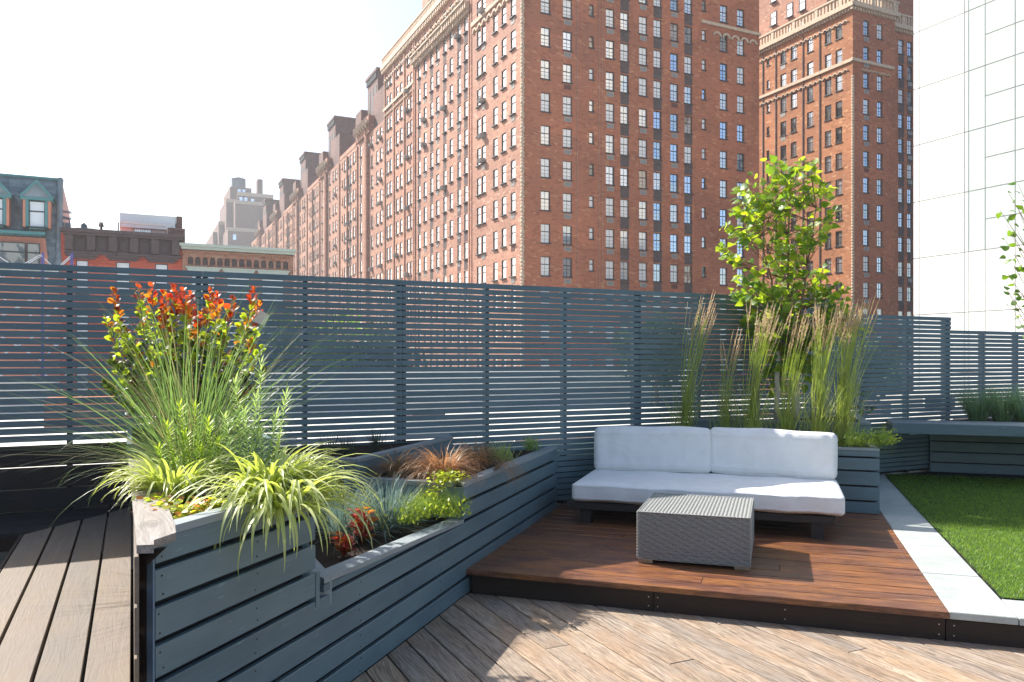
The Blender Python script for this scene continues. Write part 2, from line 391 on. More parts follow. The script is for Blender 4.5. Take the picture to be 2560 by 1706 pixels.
def wall_block(parent, m, x0, x1, z0, z1, depth, cols, wm, rows, panes, wallmat, weights, wd=.95, ht=1.72,
               lites=(2, 3), sub=True, spandrel=(), grilles=(), acs=(), small=(), zlow=7.0, sides=(True, True), rec=.16):
    """a block with its windowed face on y=0 of matrix m"""
    holes = []; items = []
    for ci, cx in enumerate(cols):
        for r in rows:
            sm = ci in small; ww, hh = (.5, 1.05) if sm else (wd, ht)
            zt = ZT - r*FH; zb = zt - hh
            if zt > z1-.4 or zb < z0+.3: continue
            holes.append((cx-ww/2, cx+ww/2, zb, zt)); items.append((ci, cx, r, zb, ww, hh))
    b = holed_wall(x0, x1, z0, z1, holes)
    if sides[1]: b.quad((x1,0,z0),(x1,depth,z0),(x1,depth,z1),(x1,0,z1))
    if sides[0]: b.quad((x0,depth,z0),(x0,0,z0),(x0,0,z1),(x0,depth,z1))
    b.quad((x1,depth,z0),(x0,depth,z0),(x0,depth,z1),(x1,depth,z1)); b.quad((x0,0,z1),(x1,0,z1),(x1,depth,z1),(x0,depth,z1))
    for a_, c_, lo, hi in holes: b.quad((a_,.221,lo),(c_,.221,lo),(c_,.221,hi),(a_,.221,hi))
    put('wall', b.mesh('wall', wallmat), m, parent)
    far = MB()
    for ci, cx, r, zb, ww, hh in items:
        mm = m @ Matrix.Translation((cx, rec, zb))
        if zb < zlow:
            far.box(cx-ww/2, cx+ww/2, .15, .2, zb, zb+hh*.56, random.choice((0, 1))); far.box(cx-ww/2, cx+ww/2, .15, .2, zb+hh*.62, zb+hh, 1); far.box(cx-ww/2, cx+ww/2, .14, .2, zb+hh*.57, zb+hh*.61, 2)
            continue
        pi = random.choices(range(len(panes)), weights)[0]
        wo = put('window', window_mesh(ww, hh, lites, not (ci in small) and sub), mm, parent)
        put('pane', pane_mesh(ww, hh, pi, panes), mm, wo)
        if (ci in grilles and random.random() < .85): put('grille', grille_mesh('redgrille' if random.random() < .12 else 'lite', .72), m @ Matrix.Translation((cx, -.005, zb-.62)), parent)
        if ci in acs and random.random() < acs[ci]: put('air_conditioner', ac_mesh(), m @ Matrix.Translation((cx, -.0, zb+(.02 if random.random() < .7 else -.5))), parent)
    if far.f: put('lower_windows', far.mesh('lower_windows', [panes[0], panes[1], M['steel']]), m, parent, kind='stuff')
    sp = MB()
    for ci in spandrel:
        for r in rows:
            zt = ZT-(r+1)*FH; hi = zt+FH-ht-.1
            if hi > z1-.3 or zt < z0+.4: continue
            sp.box(cols[ci]-wd/2, cols[ci]+wd/2, -.012, .02, zt+.1, hi-.02)
    if sp.f: put('spandrels', sp.mesh('spandrels', M['dkbrick']), m, parent, kind='stuff')
def arches(cx0, cx1, z, n, mi=0, out=.16):
    """row of little round corbel arches hanging under a band, front on y=0"""
    b = MB(); wd = (cx1-cx0)/n
    for i in range(n):
        c = cx0+wd*(i+.5); k = 6; pts = []
        for j in range(k+1):
            a = math.pi*j/k; pts.append((c-math.cos(a)*wd*.46, math.sin(a)*wd*.42))
        for j in range(k):
            (xa, za), (xb, zb) = pts[j], pts[j+1]
            q = [(c+(xa-c)*1.0, -out, z+za), (c+(xb-c)*1.0, -out, z+zb), (c+(xb-c)*.66, -out, z+zb*.62), (c+(xa-c)*.66, -out, z+za*.62)]
            b.face(q[::-1], mi); b.face([q[0], q[1], (q[1][0], 0, q[1][2]), (q[0][0], 0, q[0][2])], mi); b.face([q[2], q[3], (q[3][0], 0, q[3][2]), (q[2][0], 0, q[2][2])], mi)
    return b
# ---- corner tower: frame C0, right face along +E, left face along -N
C0 = Vector((.92*1.0, 70, 0)); mR = frame(C0, E, N); mL = frame(C0, -N, E)
def sR(px): return hit(C0, E, (px-1280)/FP)
def sL(px): return hit(C0, N, (px-1280)/FP)
def zat(px, py, s, dr, o=None): d = ((o or C0)+dr*s).y; return H+(HZ-py)*d/FP
bA = empty('apartment_tower', mR, label='tall red brick corner apartment tower with flat grid of dark framed windows in picture centre', cat='building')
colsR = [sR(p) for p in (1364, 1419, 1479, 1525.4, 1561.7, 1608, 1644, 1686, 1721, 1760, 1809.5, 1852)]
wR = sR(1898)
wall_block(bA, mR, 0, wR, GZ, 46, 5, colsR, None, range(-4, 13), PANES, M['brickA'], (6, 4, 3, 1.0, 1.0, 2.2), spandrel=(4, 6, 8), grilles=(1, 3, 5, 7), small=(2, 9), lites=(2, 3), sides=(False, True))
def band(parent, m, x0, x1, z, hh=.35, out=.18, mat='terra', name='stone_band'):
    b = MB().box(x0, x1, -out, -.002, z-hh/2, z+hh/2); put(name, b.mesh(name, M[mat]), m, parent)
zb = zat(1752, 54, sR(1752), E)
band(bA, mR, sR(1752), wR+.1, zb, .3)
put('arch_band', arches(sR(1780), wR-.3, zb-1.15, 5).mesh('arch_band', M['terra']), mR, bA)
# thin downpipes on the right face
dp = MB()
for p in (1442, 1497, 1505): dp.box(sR(p)-.03, sR(p)+.03, -.06, -.003, GZ, 45)
put('downpipes', dp.mesh('downpipes', M['brickL']), mR, bA, kind='stuff')
# twisted light corner column
cc = MB()
for k in range(150):
    z = -2+k*.32; r = .17+.03*math.sin(k*1.7)
    cc.tube([(0, 0, z), (0, 0, z+.16), (0, 0, z+.32)], [r*.8, r*1.1, r*.8], 8)
put('corner_column', cc.mesh('corner_column', M['terra'], True), mR, bA)
# left (sunlit) part of the corner tower
cl = [-sL(p) for p in (1282.5, 1259.6, 1238, 1209, 1197)]; xa = -sL(1181)
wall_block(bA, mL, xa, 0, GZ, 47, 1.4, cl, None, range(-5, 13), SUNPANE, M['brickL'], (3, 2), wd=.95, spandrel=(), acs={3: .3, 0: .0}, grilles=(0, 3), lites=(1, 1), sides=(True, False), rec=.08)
zl = zat(1182, 64, sL(1182), N)
band(bA, mL, xa, -.3, zl, .4); put('arch_band', arches(xa+.2, -.5, zl-1.0, 9).mesh('arch_band', M['terra']), mL, bA)
# ---- sunlit long middle block
bB = empty('apartment_block', frame(C0+N*sL(1182), -N, E), label='sunlit brick apartment block with balustrade and corbelled balconies left of the corner tower', cat='building')
o2 = C0+N*sL(1181.5)+E*.15; mM = frame(o2, -N, E); s0 = sL(1181.5)
def cM(px): return -(hit(o2, N, (px-1280)/FP))
cm = [cM(p) for p in (1164.6, 1147.7, 1128, 1112, 1094, 1079, 1062.6, 1048, 1028.5, 1020, 1003, 993, 976.5, 969)]
xend = cM(960)
ZR = zat(962, 158, sL(962), N)
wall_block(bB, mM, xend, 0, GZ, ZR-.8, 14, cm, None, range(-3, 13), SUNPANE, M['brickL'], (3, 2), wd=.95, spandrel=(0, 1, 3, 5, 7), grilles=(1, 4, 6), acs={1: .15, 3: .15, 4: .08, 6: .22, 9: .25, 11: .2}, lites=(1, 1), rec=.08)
band(bB, mM, xend-.3, 0.1, ZR-.5, .6, .45, name='cornice')
crb = MB()
for k in range(int(-xend/.55)): x = xend+k*.55; crb.box(x, x+.25, -.38, -.002, ZR-1.35, ZR-.82)
put('corbels', crb.mesh('corbels', M['terra']), mM, bB, kind='stuff')
bal = MB()
for k in range(int(-xend/.45)): x = xend+k*.45; bal.box(x, x+.22, -.3, -.1, ZR-.19, ZR+.65)
bal.box(xend-.2, 0, -.36, -.04, ZR+.66, ZR+.85); put('balustrade', bal.mesh('balustrade', M['terra']), mM, bB)
zc = zat(1048, 140, sL(1048), N)
for p0, p1 in ((1174, 1138), (1136, 1116), (1114, 1086), (1084, 1056), (1054, 1038)):
    a, c = sorted((cM(p0), cM(p1))); cb_ = MB().box(a, c, -.75, -.002, zc+.2, zc+.38)
    for k in range(int((c-a)/.5)+1): cb_.box(a+k*.5, a+k*.5+.22, -.6, -.003, zc-.5, zc+.19); cb_.box(a+k*.5, a+k*.5+.2, -.35, -.004, zc-.95, zc-.51)
    put('balcony_corbel', cb_.mesh('balcony_corbel', M['terra']), mM, bB)
zs = zat(962, 274, sL(962), N)
band(bB, mM, xend, cM(1036), zs, .35); put('arch_band', arches(xend+.3, cM(1038), zs-1.0, 22).mesh('arch_band', M['terra']), mM, bB)
put('arch_band', arches(xend+.3, -.4, ZR-2.6, 34).mesh('arch_band', M['terra']), mM, bB)
# upper setback storeys of the block
ub = MB().box(cM(1040), -.1, .8, 10, ZR-.8, 56); put('upper_storeys', ub.mesh('upper_storeys', M['brickL']), mM, bB)
for p in (1060, 1085, 1110, 1135, 1160):
    for z in (ZR+1.4, ZR+1.4+FH):
        mm = mM @ Matrix.Translation((cM(p), .76, z)); wo = put('window', window_mesh(.95, 1.72, (1, 1)), mm, bB); put('pane', pane_mesh(.95, 1.72, 0, SUNPANE), mm, wo)
pier = MB()
for p in (1180, 1174.5, 1038, 1034, 1012, 985.5, 963): pier.box(cM(p)-.16, cM(p)+.16, -.14, -.003, GZ, ZR-1.4)
put('piers', pier.mesh('piers', M['brickL']), mM, bB, kind='stuff')
# ---- five more repeats of the terrace, stepping away along the street
s_beg = sL(958); UN = 27.4
ZB = 36.6
ordn = ['nearest', 'second nearest', 'middle', 'second farthest', 'farthest']
for i in range(5):
    oo = C0+N*(s_beg+i*UN)+E*.5; mm = frame(oo, -N, E)
    bu = empty('terrace_block', mm, label='sunlit brick terrace block with rooftop tower, %s of five receding left along the street' % ordn[i], cat='building', group='terrace blocks along the street')
    if i == 0: L0 = -UN
    cs = [-UN*f for f in (.045, .10, .17, .27, .40, .50, .60, .66, .73, .78, .87, .93)]
    wall_block(bu, mm, -UN+.05, 0, GZ, ZB-1.6, 12, cs, None, range(-1, 13), SUNPANE, M['brickL'], (3, 2), wd=1.0, sub=False, acs={1: .3, 3: .3, 6: .2, 9: .2} if i < 3 else {}, lites=(1, 1), small=(0, 4, 11), zlow=5.5, spandrel=(5, 8), rec=.08)
    pr = MB()
    for f in (.005, .33, .355, .56, .80, .99): pr.box(-UN*f-.35, -UN*f-.01, -.45 if f in (.33, .355) else -.2, -.003, GZ, ZB-1.9 if f != .355 else ZB+.3)
    put('piers', pr.mesh('piers', M['brickL']), mm, bu, kind='stuff')
    # stepped parapet with arched loggia and stone hood
    par = MB().box(-UN*.55, -UN*.30, -.3, 6, ZB-1.59, ZB+1.0).box(-UN*.99, -UN*.60, -.06, 8, ZB-1.59, ZB-.9)
    put('parapet', par.mesh('parapet', M['brickL']), mm, bu)
    hd = MB().box(-UN*.56, -UN*.29, -.75, -.31, ZB-.3, ZB+.15)
    for k in range(6): x = -UN*.54+k*UN*.045; hd.tube([(x, -.55, ZB-.9), (x, -.7, ZB-.35), (x, -.7, ZB+.5)], [.12, .3, .25], 6)
    put('stone_hood', hd.mesh('stone_hood', M['terra']), mm, bu)
    # rooftop tower and step
    tz = ZB+(8.6 if i == 0 else 9.0)
    tw = MB().box(-UN*.56, -UN*.35, 1.5, 9.5, ZB-1.6, tz-.4).box(-UN*.57, -UN*.34, 1.2, 9.8, tz-.4, tz).box(-UN*.33, -UN*.10, .6, 9, ZB-1.59, ZB+4.0).box(-UN*.70, -UN*.575, .6, 8, ZB-1.59, ZB+4.0)
    put('roof_tower', tw.mesh('roof_tower', M['brickF']), mm, bu)
    ar = MB()
    for k in range(3): x = -UN*.53+k*1.7; ar.box(x, x+.8, 1.46, 1.499, ZB+2.0, ZB+6.3)
    for k in range(12): x = -UN*.56+k*.47; ar.box(x, x+.22, 1.3, 1.498, tz-1.3, tz-.42)
    put('tower_openings', ar.mesh('tower_openings', M['steel']), mm, bu)
    sidew = MB()      # arch on the shaded near side
    sidew.box(-UN*.35+.001, -UN*.35+.03, 4.2, 5.8, ZB+4.4, ZB+6.4); put('side_opening', sidew.mesh('side_opening', M['steel']), mm, bu)
# ---- far stepped tower with tank
o3 = PD(582, 898, 310); o3.z = 0; mT = frame(o3, E, N)
ft = empty('stepped_tower', mT, label='distant dark brick tower with setbacks and a round roof tank, beyond the terrace', cat='building')
def zf(y, off=10): return H+(HZ-y)*(322+off*.9)/FP
def xf(p): return (p-582)/FP*318/1.05
st = MB().box(xf(570), xf(640), 0, 40, GZ, zf(592)).box(xf(590), xf(680), 3, 40, GZ, zf(524)).box(xf(601), xf(690), 8, 40, GZ, zf(498)).box(xf(585), xf(640), 14, 40, GZ, zf(477)).box(xf(560), xf(600), 20, 50, GZ, zf(560)).box(xf(549), xf(580), 26, 60, GZ, zf(580)).box(xf(574), xf(600), 12, 40, GZ, zf(512))
put('wall', st.mesh('wall', M['brickF']), mT, ft)
bd = MB()
for a, c, y, yy in ((570, 640, 0, 592), (590, 680, 3, 524), (601, 690, 8, 498), (574, 600, 12, 512), (560, 590, 20, 560)):
    bd.box(xf(a)-.2, xf(c)+.1, y-.5, y-.01, zf(yy)-1.1, zf(yy)+.3)
put('stone_band', bd.mesh('stone_band', M['terra']), mT, ft)
for p, y, yy in ((608, 8, 514), (620, 8, 514), (637, 8, 516), (608, 14, 488), (620, 14, 488), (586, 0, 612)):
    m_ = mT @ Matrix.Translation((xf(p), y-.25, zf(yy)-1.2)); put('window', window_mesh(1.3, 2.2, (1, 1)), m_, ft); 
    put('pane', pane_mesh(1.3, 2.2, 2, PANES), m_, ft)
ch = MB().box(xf(657), xf(671), 16, 20, zf(498), zf(450)); put('chimney', ch.mesh('chimney', M['brickF']), mT, ft)
tk = MB(); tx = xf(611); tk.tube([(tx, 20, zf(479)), (tx, 20, zf(450))], [2.9, 2.7], 20); tk.tube([(tx, 20, zf(450)), (tx, 20, zf(443))], [3.0, .1], 20)
for k in range(5): z = zf(477)+k*.95; tk.tube([(tx, 20, z), (tx, 20, z+.12)], [2.96, 2.96], 20)
tank = put('water_tank', tk.mesh('water_tank', plain('tank_steel', (.10, .14, .18), .6)), mT, None, label='round dark blue water tank with conical lid on top of the distant stepped tower', cat='water tank')
# ---- second tower to the right, its sunny left side and shaded right side
C2 = PD(2132, 898, 88); C2.z = 0; m2R = frame(C2, E, N); m2L = frame(C2, -N, E)
def s2R(p): return hit(C2, E, (p-1280)/FP)
def s2L(p): return hit(C2, N, (p-1280)/FP)
bT = empty('balustrade_tower', m2R, label='brick tower with sunlit orange side, stone balustrade and arched top windows, behind the leafy tree', cat='building')
zsave = ZT; ZT = H+(HZ-179)*88.5/FP
k2 = [-s2L(p) for p in (1920, 1958, 1984, 2025, 2070, 2097)]
ztop = H+(HZ-4)*88/FP
wall_block(bT, m2L, -s2L(1890), 0, GZ, ztop-.5, 3, k2, None, range(-2, 12), [PANES[3], PANES[1], SUNPANE[1]], M['brickT'], (4, 2, 2), spandrel=(), small=(0,), grilles=(1,), acs={1: .12}, lites=(3, 4), sides=(True, False))
wall_block(bT, m2R, .0, s2R(2238), GZ, ztop-.5, 3, [s2R(2166), s2R(2200)], None, range(-2, 12), PANES, M['brickA'], (2, 3, 5, 1, .5, 3), grilles=(0,), lites=(2, 3), sides=(False, True))
mx = frame(C2+N*2.0, E, N)
def s2X(p): return hit(C2+N*2.0, E, (p-1280)/FP)
wall_block(bT, mx, s2R(2238)-.01, s2R(2238)+22, GZ, ztop-.6, 3, [s2X(2253), s2X(2275), s2X(2300)], None, range(-2, 12), PANES, M['brickA'], (2, 3, 4, 1, .5, 3), spandrel=(0, 1, 2), grilles=(1,), lites=(2, 3))
for m_, a, c in ((m2L, -s2L(1890), .4), (m2R, -.4, s2R(2238)+.3), (mx, s2R(2238)+.31, s2R(2238)+22)):
    band(bT, m_, a, c, ztop-.35, .5, .5, name='cornice')
    bb = MB()
    n_ = int((c-a)/.5)
    for k in range(n_):
        if k % 7 < 6: bb.box(a+k*.5+.1, a+k*.5+.32, -.3, -.1, ztop-.09, ztop+.95)
        else: bb.box(a+k*.5, a+k*.5+.45, -.36, -.05, ztop-.09, ztop+.95)
    bb.box(a, c, -.4, -.02, ztop+.951, ztop+1.15); put('balustrade', bb.mesh('balustrade', M['terra']), m_, bT)
    db = MB()
    for k in range(int((c-a)/.42)): db.box(a+k*.42, a+k*.42+.2, -.3, -.003, ztop-.95, ztop-.61)
    put('dentils', db.mesh('dentils', M['terra']), m_, bT, kind='stuff')
zz = H+(HZ-149)*88/FP
band(bT, m2L, -s2L(1890), .25, zz, .35); band(bT, m2R, -.25, s2R(2233), zz, .35)
put('arch_band', arches(-s2L(1892), -.6, zz-1.05, 20).mesh('arch_band', M['terra']), m2L, bT)
put('arch_band', arches(1.2, s2R(2225), zz-1.05, 8).mesh('arch_band', M['terra']), m2R, bT)
put('arch_band', arches(-s2L(1892), -.6, ztop-2.0, 20).mesh('arch_band', M['terra']), m2L, bT)
cc = MB()
for k in range(110):
    z = -2+k*.32; cc.tube([(0, 0, z), (0, 0, z+.16), (0, 0, z+.32)], [.13, .19, .13], 8)
put('corner_column', cc.mesh('corner_column', M['terra'], True), m2R, bT)
pp = MB()
for p in (1908, 1940, 2008, 2050): pp.box(-s2L(p)-.06, -s2L(p)+.06, -.1, -.003, GZ, ztop-1.2)
put('downpipes', pp.mesh('downpipes', M['dkbrick']), m2L, bT, kind='stuff')
up2 = MB().box(s2R(2238)-4, s2R(2238)+22, 4, 10, ztop-.5, 60); put('upper_storeys', up2.mesh('upper_storeys', M['brickA']), m2R, bT)
up = MB().box(-s2L(1880)-6, -5.0, 1.5, 12, ztop-.5, 60); put('upper_storeys', up.mesh('upper_storeys', M['brickL']), m2L, bT)
for p in (1912, 1952, 1983):
    for j in range(4):
        m_ = m2L @ Matrix.Translation((-s2L(p), 1.45, ztop-.2+j*FH)); wo = put('window', window_mesh(.95, 1.72, (1, 1)), m_, bT); put('pane', pane_mesh(.95, 1.72, 0, SUNPANE), m_, wo)
ZT = zsave
# ---- white panelled building on the right
C3 = PD(2283, 898, 50.7); C3.z = 0; m3 = frame(C3, -N, E)     # x grows toward the camera
def s3(p): return -hit(C3, N, (p-1280)/FP)
M['white'] = plain('white_facade_panel', (.70, .70, .675), .6, .03, .5, rnd=3)
M['green_panel'] = plain('pale_green_panel', (.47, .52, .50), .35, .04, .5)
wb = empty('white_building', m3, label='huge white panelled building filling the right side behind the low fence', cat='building')
core = MB().box(0.05, 30, .06, 20, GZ, 60); put('wall_core', core.mesh('wall_core', plain('joint_grey', (.46, .445, .42), .8)), m3, wb)
RH = 3.6; z00 = H+(HZ-788)*50.5/FP
xs3 = [0, s3(2298), s3(2411), s3(2422), s3(2463), s3(2538), s3(2560)+.6, s3(2560)+2.6, s3(2560)+6, s3(2560)+10, s3(2560)+20]
for ci in range(len(xs3)-1):
    for r in range(-4, 13):
        zl_, zh_ = z00+r*RH, z00+(r+1)*RH
        if ci in (3, 4, 5, 2) and r < 1: pass
        g = ci >= 2 and r >= 1
        parts_ = [(zl_, (zl_+zh_)/2), ((zl_+zh_)/2, zh_)] if (ci >= 4 and r >= 1) else [(zl_, zh_)]
        for a_, c_ in parts_:
            key = ('wp', ci, g, len(parts_))
            if key not in WC: WC[key] = MB().box(xs3[ci]+.028, xs3[ci+1]-.028, -.02, .03, .028, (c_-a_)-.028, 0, .006).mesh('panel', M['green_panel'] if g else M['white'])
            put('panel', WC[key], m3 @ Matrix.Translation((0, .018, a_)), wb)
# ---- pale roofs and low walls just beyond the fence
nr = MB().box(-60, 42, 2.0, 44, GZ, -1.1); Fo = Vector((.46, 8.2, 0))
put('neighbour_roof', nr.mesh('neighbour_roof', M['street']), frame(Fo, E, N), kind='structure')
lw = MB().box(-1.5, 30, 36, 42, GZ, 1.1); put('low_white_building', lw.mesh('low_white_building', M['white']), frame(Fo, E, N), None, label='low white building with flat roof glimpsed through the middle of the fence slats', cat='building')
lw = empty
rcl = MB(); rs9 = random.Random(4)
for k in range(40):
    x = rs9.uniform(-30, 38); y = rs9.uniform(4, 42); w9 = rs9.uniform(.4, 4); h9 = rs9.uniform(.15, .8) if y < 25 else rs9.uniform(.3, 1.7); rcl.box(x, x+w9, y, y+rs9.uniform(.3, 2), -1.099, -1.1+h9, rs9.choice((0, 0, 1, 2, 3)))
put('roof_clutter', rcl.mesh('roof_clutter', [M['street'], M['dkbrick'], M['steel'], M['brickA']]), frame(Fo, E, N), None, kind='stuff')
# ================================================================== LEFT ROW HOUSES
def plane_x(o, p): return hit(o, E, (p-1280)/FP)
OL = PD(300, 898, 50); OL.z = 0; mH = frame(OL, E, N)
def hx(p): return plane_x(OL, p)
def hz(p, y): return H+(HZ-y)*(OL+E*hx(p)).y/FP
M['corn'] = plain('brown_cornice_paint', (.10, .066, .066), .7, .15)
M['mint'] = plain('mint_cornice_paint', (.50, .55, .48), .6, .06)
M['teal'] = plain('teal_trim_paint', (.07, .24, .25), .5, .1)
M['salmon'] = plain('salmon_paint', (.66, .26, .17), .7, .08)
M['slate'] = plain('slate_shingle', (.14, .19, .225), .7, .35, 1.2)
M['slate2'] = plain('slate_shingle_light', (.20, .25, .28), .7, .3, 1.2)
M['stucco'] = plain('grey_stucco', (.5, .46, .44), .9, .08)
M['ph'] = plain('penthouse_siding', (.80, .83, .84), .7, .05)
rb = empty('red_row_house', mH, label='red painted brick row house with heavy dark brown cornice, under the white penthouse', cat='building')
x0, x1 = hx(152), hx(457); zc = hz(300, 590)
wins = [(hx(190), hx(221)), (hx(290), hx(325)), (hx(388), hx(420))]
hol = [(a, c, z, z+2.2) for a, c in wins for z in (zc-7.0+0*1, zc-10.6, zc-14.2)]
hol = [(a, c, hz(300, 655)-2.1-k*3.3, hz(300, 655)-k*3.3) for a, c in wins for k in range(3)]
bw_ = holed_wall(x0, x1, GZ, zc, hol); bw_.box(x0, x1, .3, 14, GZ, zc-.01)
put('wall', bw_.mesh('wall', M['brickR']), mH, rb)
for a, c, zl_, zh_ in hol:
    m_ = mH @ Matrix.Translation(((a+c)/2, .15, zl_)); wo = put('window', window_mesh(c-a, zh_-zl_, (1, 1)), m_, rb); put('pane', pane_mesh(c-a, zh_-zl_, 0, PANES), m_, wo)
    put('lintel', MB().box(a-.55, c+.55, -.28, -.003, zh_+.2, zh_+.36).box(a-.4, c+.4, -.2, -.003, zh_+.06, zh_+.199).mesh('lintel', M['corn']), mH, rb)
co = MB().box(x0, x1+.1, -.75, .3, zc, zc+.22).box(x0+.15, x1, -.6, .3, zc-0.1480, zc-0.0007).box(x0+.3, x1-.2, -.12, -.003, zc-1.1100, zc-0.1487).box(x0+.2, x1-.1, -.3, -.003, zc-1.2728, zc-1.1107)
npn = 5; pw = (x1-x0-.9)/npn
for k in range(npn+1):
    x = x0+.45+k*pw; co.box(x-.22, x+.22, -.5, -.121, zc-1.0730, zc-0.1495); co.box(x-.14, x+.14, -.36, -.121, zc-1.4060, zc-1.2743)
for k in range(npn):
    x = x0+.45+k*pw; co.box(x+.35, x+pw-.35, -.16, -.122, zc-0.9620, zc-0.9028).box(x+.35, x+pw-.35, -.16, -.122, zc-0.4070, zc-0.3478).box(x+.35, x+.43, -.16, -.122, zc-0.9021, zc-0.4077).box(x+pw-.43, x+pw-.35, -.16, -.122, zc-0.9021, zc-0.4077)
put('cornice', co.mesh('cornice', M['corn']), mH, rb)
chm = MB().box(x1-.9, x1+.15, .2, 2.2, zc-.5, zc+.75); put('chimney', chm.mesh('chimney', M['brickF']), mH, rb)
pent = empty('white_penthouse', mH, label='small white rooftop penthouse with barred window above the brown cornice', cat='building')
pa, pc = hx(300), hx(446); pz = hz(370, 536)+.35
pb = MB().box(pa, pc, 2.5, 7, zc+.2, pz-.3); put('wall', pb.mesh('wall', M['ph']), mH, pent)
put('eave', MB().box(pa-.05, pc-.1, 2.1, 2.5, pz-.95, pz-.45).box(pa-.05, pc+.05, 2.3, 7, pz-.449, pz).mesh('eave', M['ph']), mH, pent)
put('side_wall', MB().box(pc+.001, pc+.35, 2.2, 7.5, zc+.2, pz+.02).mesh('side_wall', M['brickF']), mH, pent)
m_ = mH @ Matrix.Translation((hx(358), 2.44, zc+.1)); wo = put('window', window_mesh(1.1, 1.35, (5, 3)), m_, pent); put('pane', pane_mesh(1.1, 1.35, 1, PANES), m_, wo)
put('security_bars', (lambda b: ([b.box(-.6+k*.13, -.57+k*.13, -.16, -.13, -.1, 1.5) for k in range(10)], b.box(-.62, .62, -.17, -.12, 1.5, 1.56), b)[-1])(MB()).mesh('security_bars', M['ph']), m_, pent)
# roof clutter
def rthing(name, b, mat, label, cat): return put(name, b.mesh(name, mat), mH, None, label=label, cat=cat)
rthing('roof_pole', MB().box(hx(295)-.04, hx(295)+.04, 1, 1.08, zc+.2, zc+1.0), M['corn'], 'thin upright pole on the red house roof beside the penthouse', 'pole')
vp = MB(); vx = hx(252); vp.tube([(vx, .8, zc+.2), (vx, .8, zc+.62)], .08, 8); vp.tube([(vx, .8, zc+.62), (vx, .8, zc+.85)], [.17, .12], 8)
rthing('vent_pipe', vp, M['post'], 'short dark vent pipe with cowl on the red house roof', 'vent pipe')
gv = MB(); ga, gc = hx(186), hx(238); gv.prism([(ga, .9), (gc, .9), (gc, 2), (ga, 2)], zc+.2, zc+.5, 0, .06); gv.prism([(ga+.3, 1), (gc-.5, 1), (gc-.5, 1.9), (ga+.3, 1.9)], zc+.49, zc+.85, 0, .15)
rthing('covered_grill', gv, plain('blue_tarp', (.11, .15, .18), .7), 'low blue grey tarpaulin cover on the red house roof', 'cover')
rc = MB(); rx = hx(160); rc.box(rx-.3, rx+.3, .8, 1.4, zc+.2, zc+.75, 0, .04)
pts = [(rx-.5, 1.0, zc+2.1), (rx-.35, 1.0, zc+1.2), (rx+.25, 1.0, zc+1.05)]
for dy in (0, .5): rc.tube([(p[0], p[1]+dy, p[2]) for p in pts], .035, 6); rc.tube([(rx-.3, 1+dy, zc+1.1), (rx-.35, 1+dy, zc+.76)], .03, 6); rc.tube([(rx+.2, 1+dy, zc+1.05), (rx+.25, 1+dy, zc+.76)], .03, 6); rc.tube([(rx-.3, 1+dy, zc+1.5), (rx+.35, 1+dy, zc+1.45)], .035, 6)
rc.box(rx-.4, rx+.3, 1, 1.5, zc+1.03, zc+1.08); rc.face([(rx-.5, 1, zc+2.1), (rx-.35, 1, zc+1.2), (rx-.35, 1.5, zc+1.2), (rx-.5, 1.5, zc+2.1)])
rthing('roof_chair', rc, plain('grey_plastic', (.2, .22, .25), .5), 'grey plastic armchair at the left end of the red house roof', 'chair')
rl = MB(); rl.tube([(x0+.5, .5, zc+.95), (hx(250), .5, zc+.85), (hx(300), .5, zc+.9), (x1-1.0, .5, zc+.85)], .025, 5)
for p in (160, 250, 300, 430): rl.tube([(hx(p), .5, zc+.2), (hx(p), .5, zc+.9)], .02, 5)
rthing('roof_railing', rl, M['terra'], 'thin sagging rope railing along the red house roof edge', 'railing')
# brick house with mint cornice
mb = empty('mint_cornice_house', mH, label='old brick row house with mint green cornice and little arched niches', cat='building')
a0, a1 = hx(456), hx(733); zm = hz(600, 621)
fr = .35
hol = [(hx(p)-.75, hx(p)+.75, zm-1.76-2.1-k*3.3, zm-1.76-k*3.3) for p in (508, 596, 682) for k in range(3)]
mHb = mH @ Matrix.Translation((0, -.1, 0))
bw_ = holed_wall(a0, a1, GZ, zm-.3, hol); bw_.box(a0, a1, .3, 14, GZ, zm-.31); put('wall', bw_.mesh('wall', M['brickM']), mHb, mb)
put('cornice', MB().box(a0-.2, a1+.1, -.55, .5, zm-.12, zm+.06).box(a0-.1, a1, -.4, .5, zm-.3, zm-.121).mesh('cornice', M['mint']), mHb, mb)
de = MB()
for k in range(int((a1-a0)/.2)): de.box(a0+k*.2, a0+k*.2+.1, -.14, -.003, zm-.55, zm-.43)
de.box(a0, a1, -.16, -.003, zm-.429, zm-.36); put('dentils', de.mesh('dentils', M['brickM']), mHb, mb, kind='stuff')
nich = []
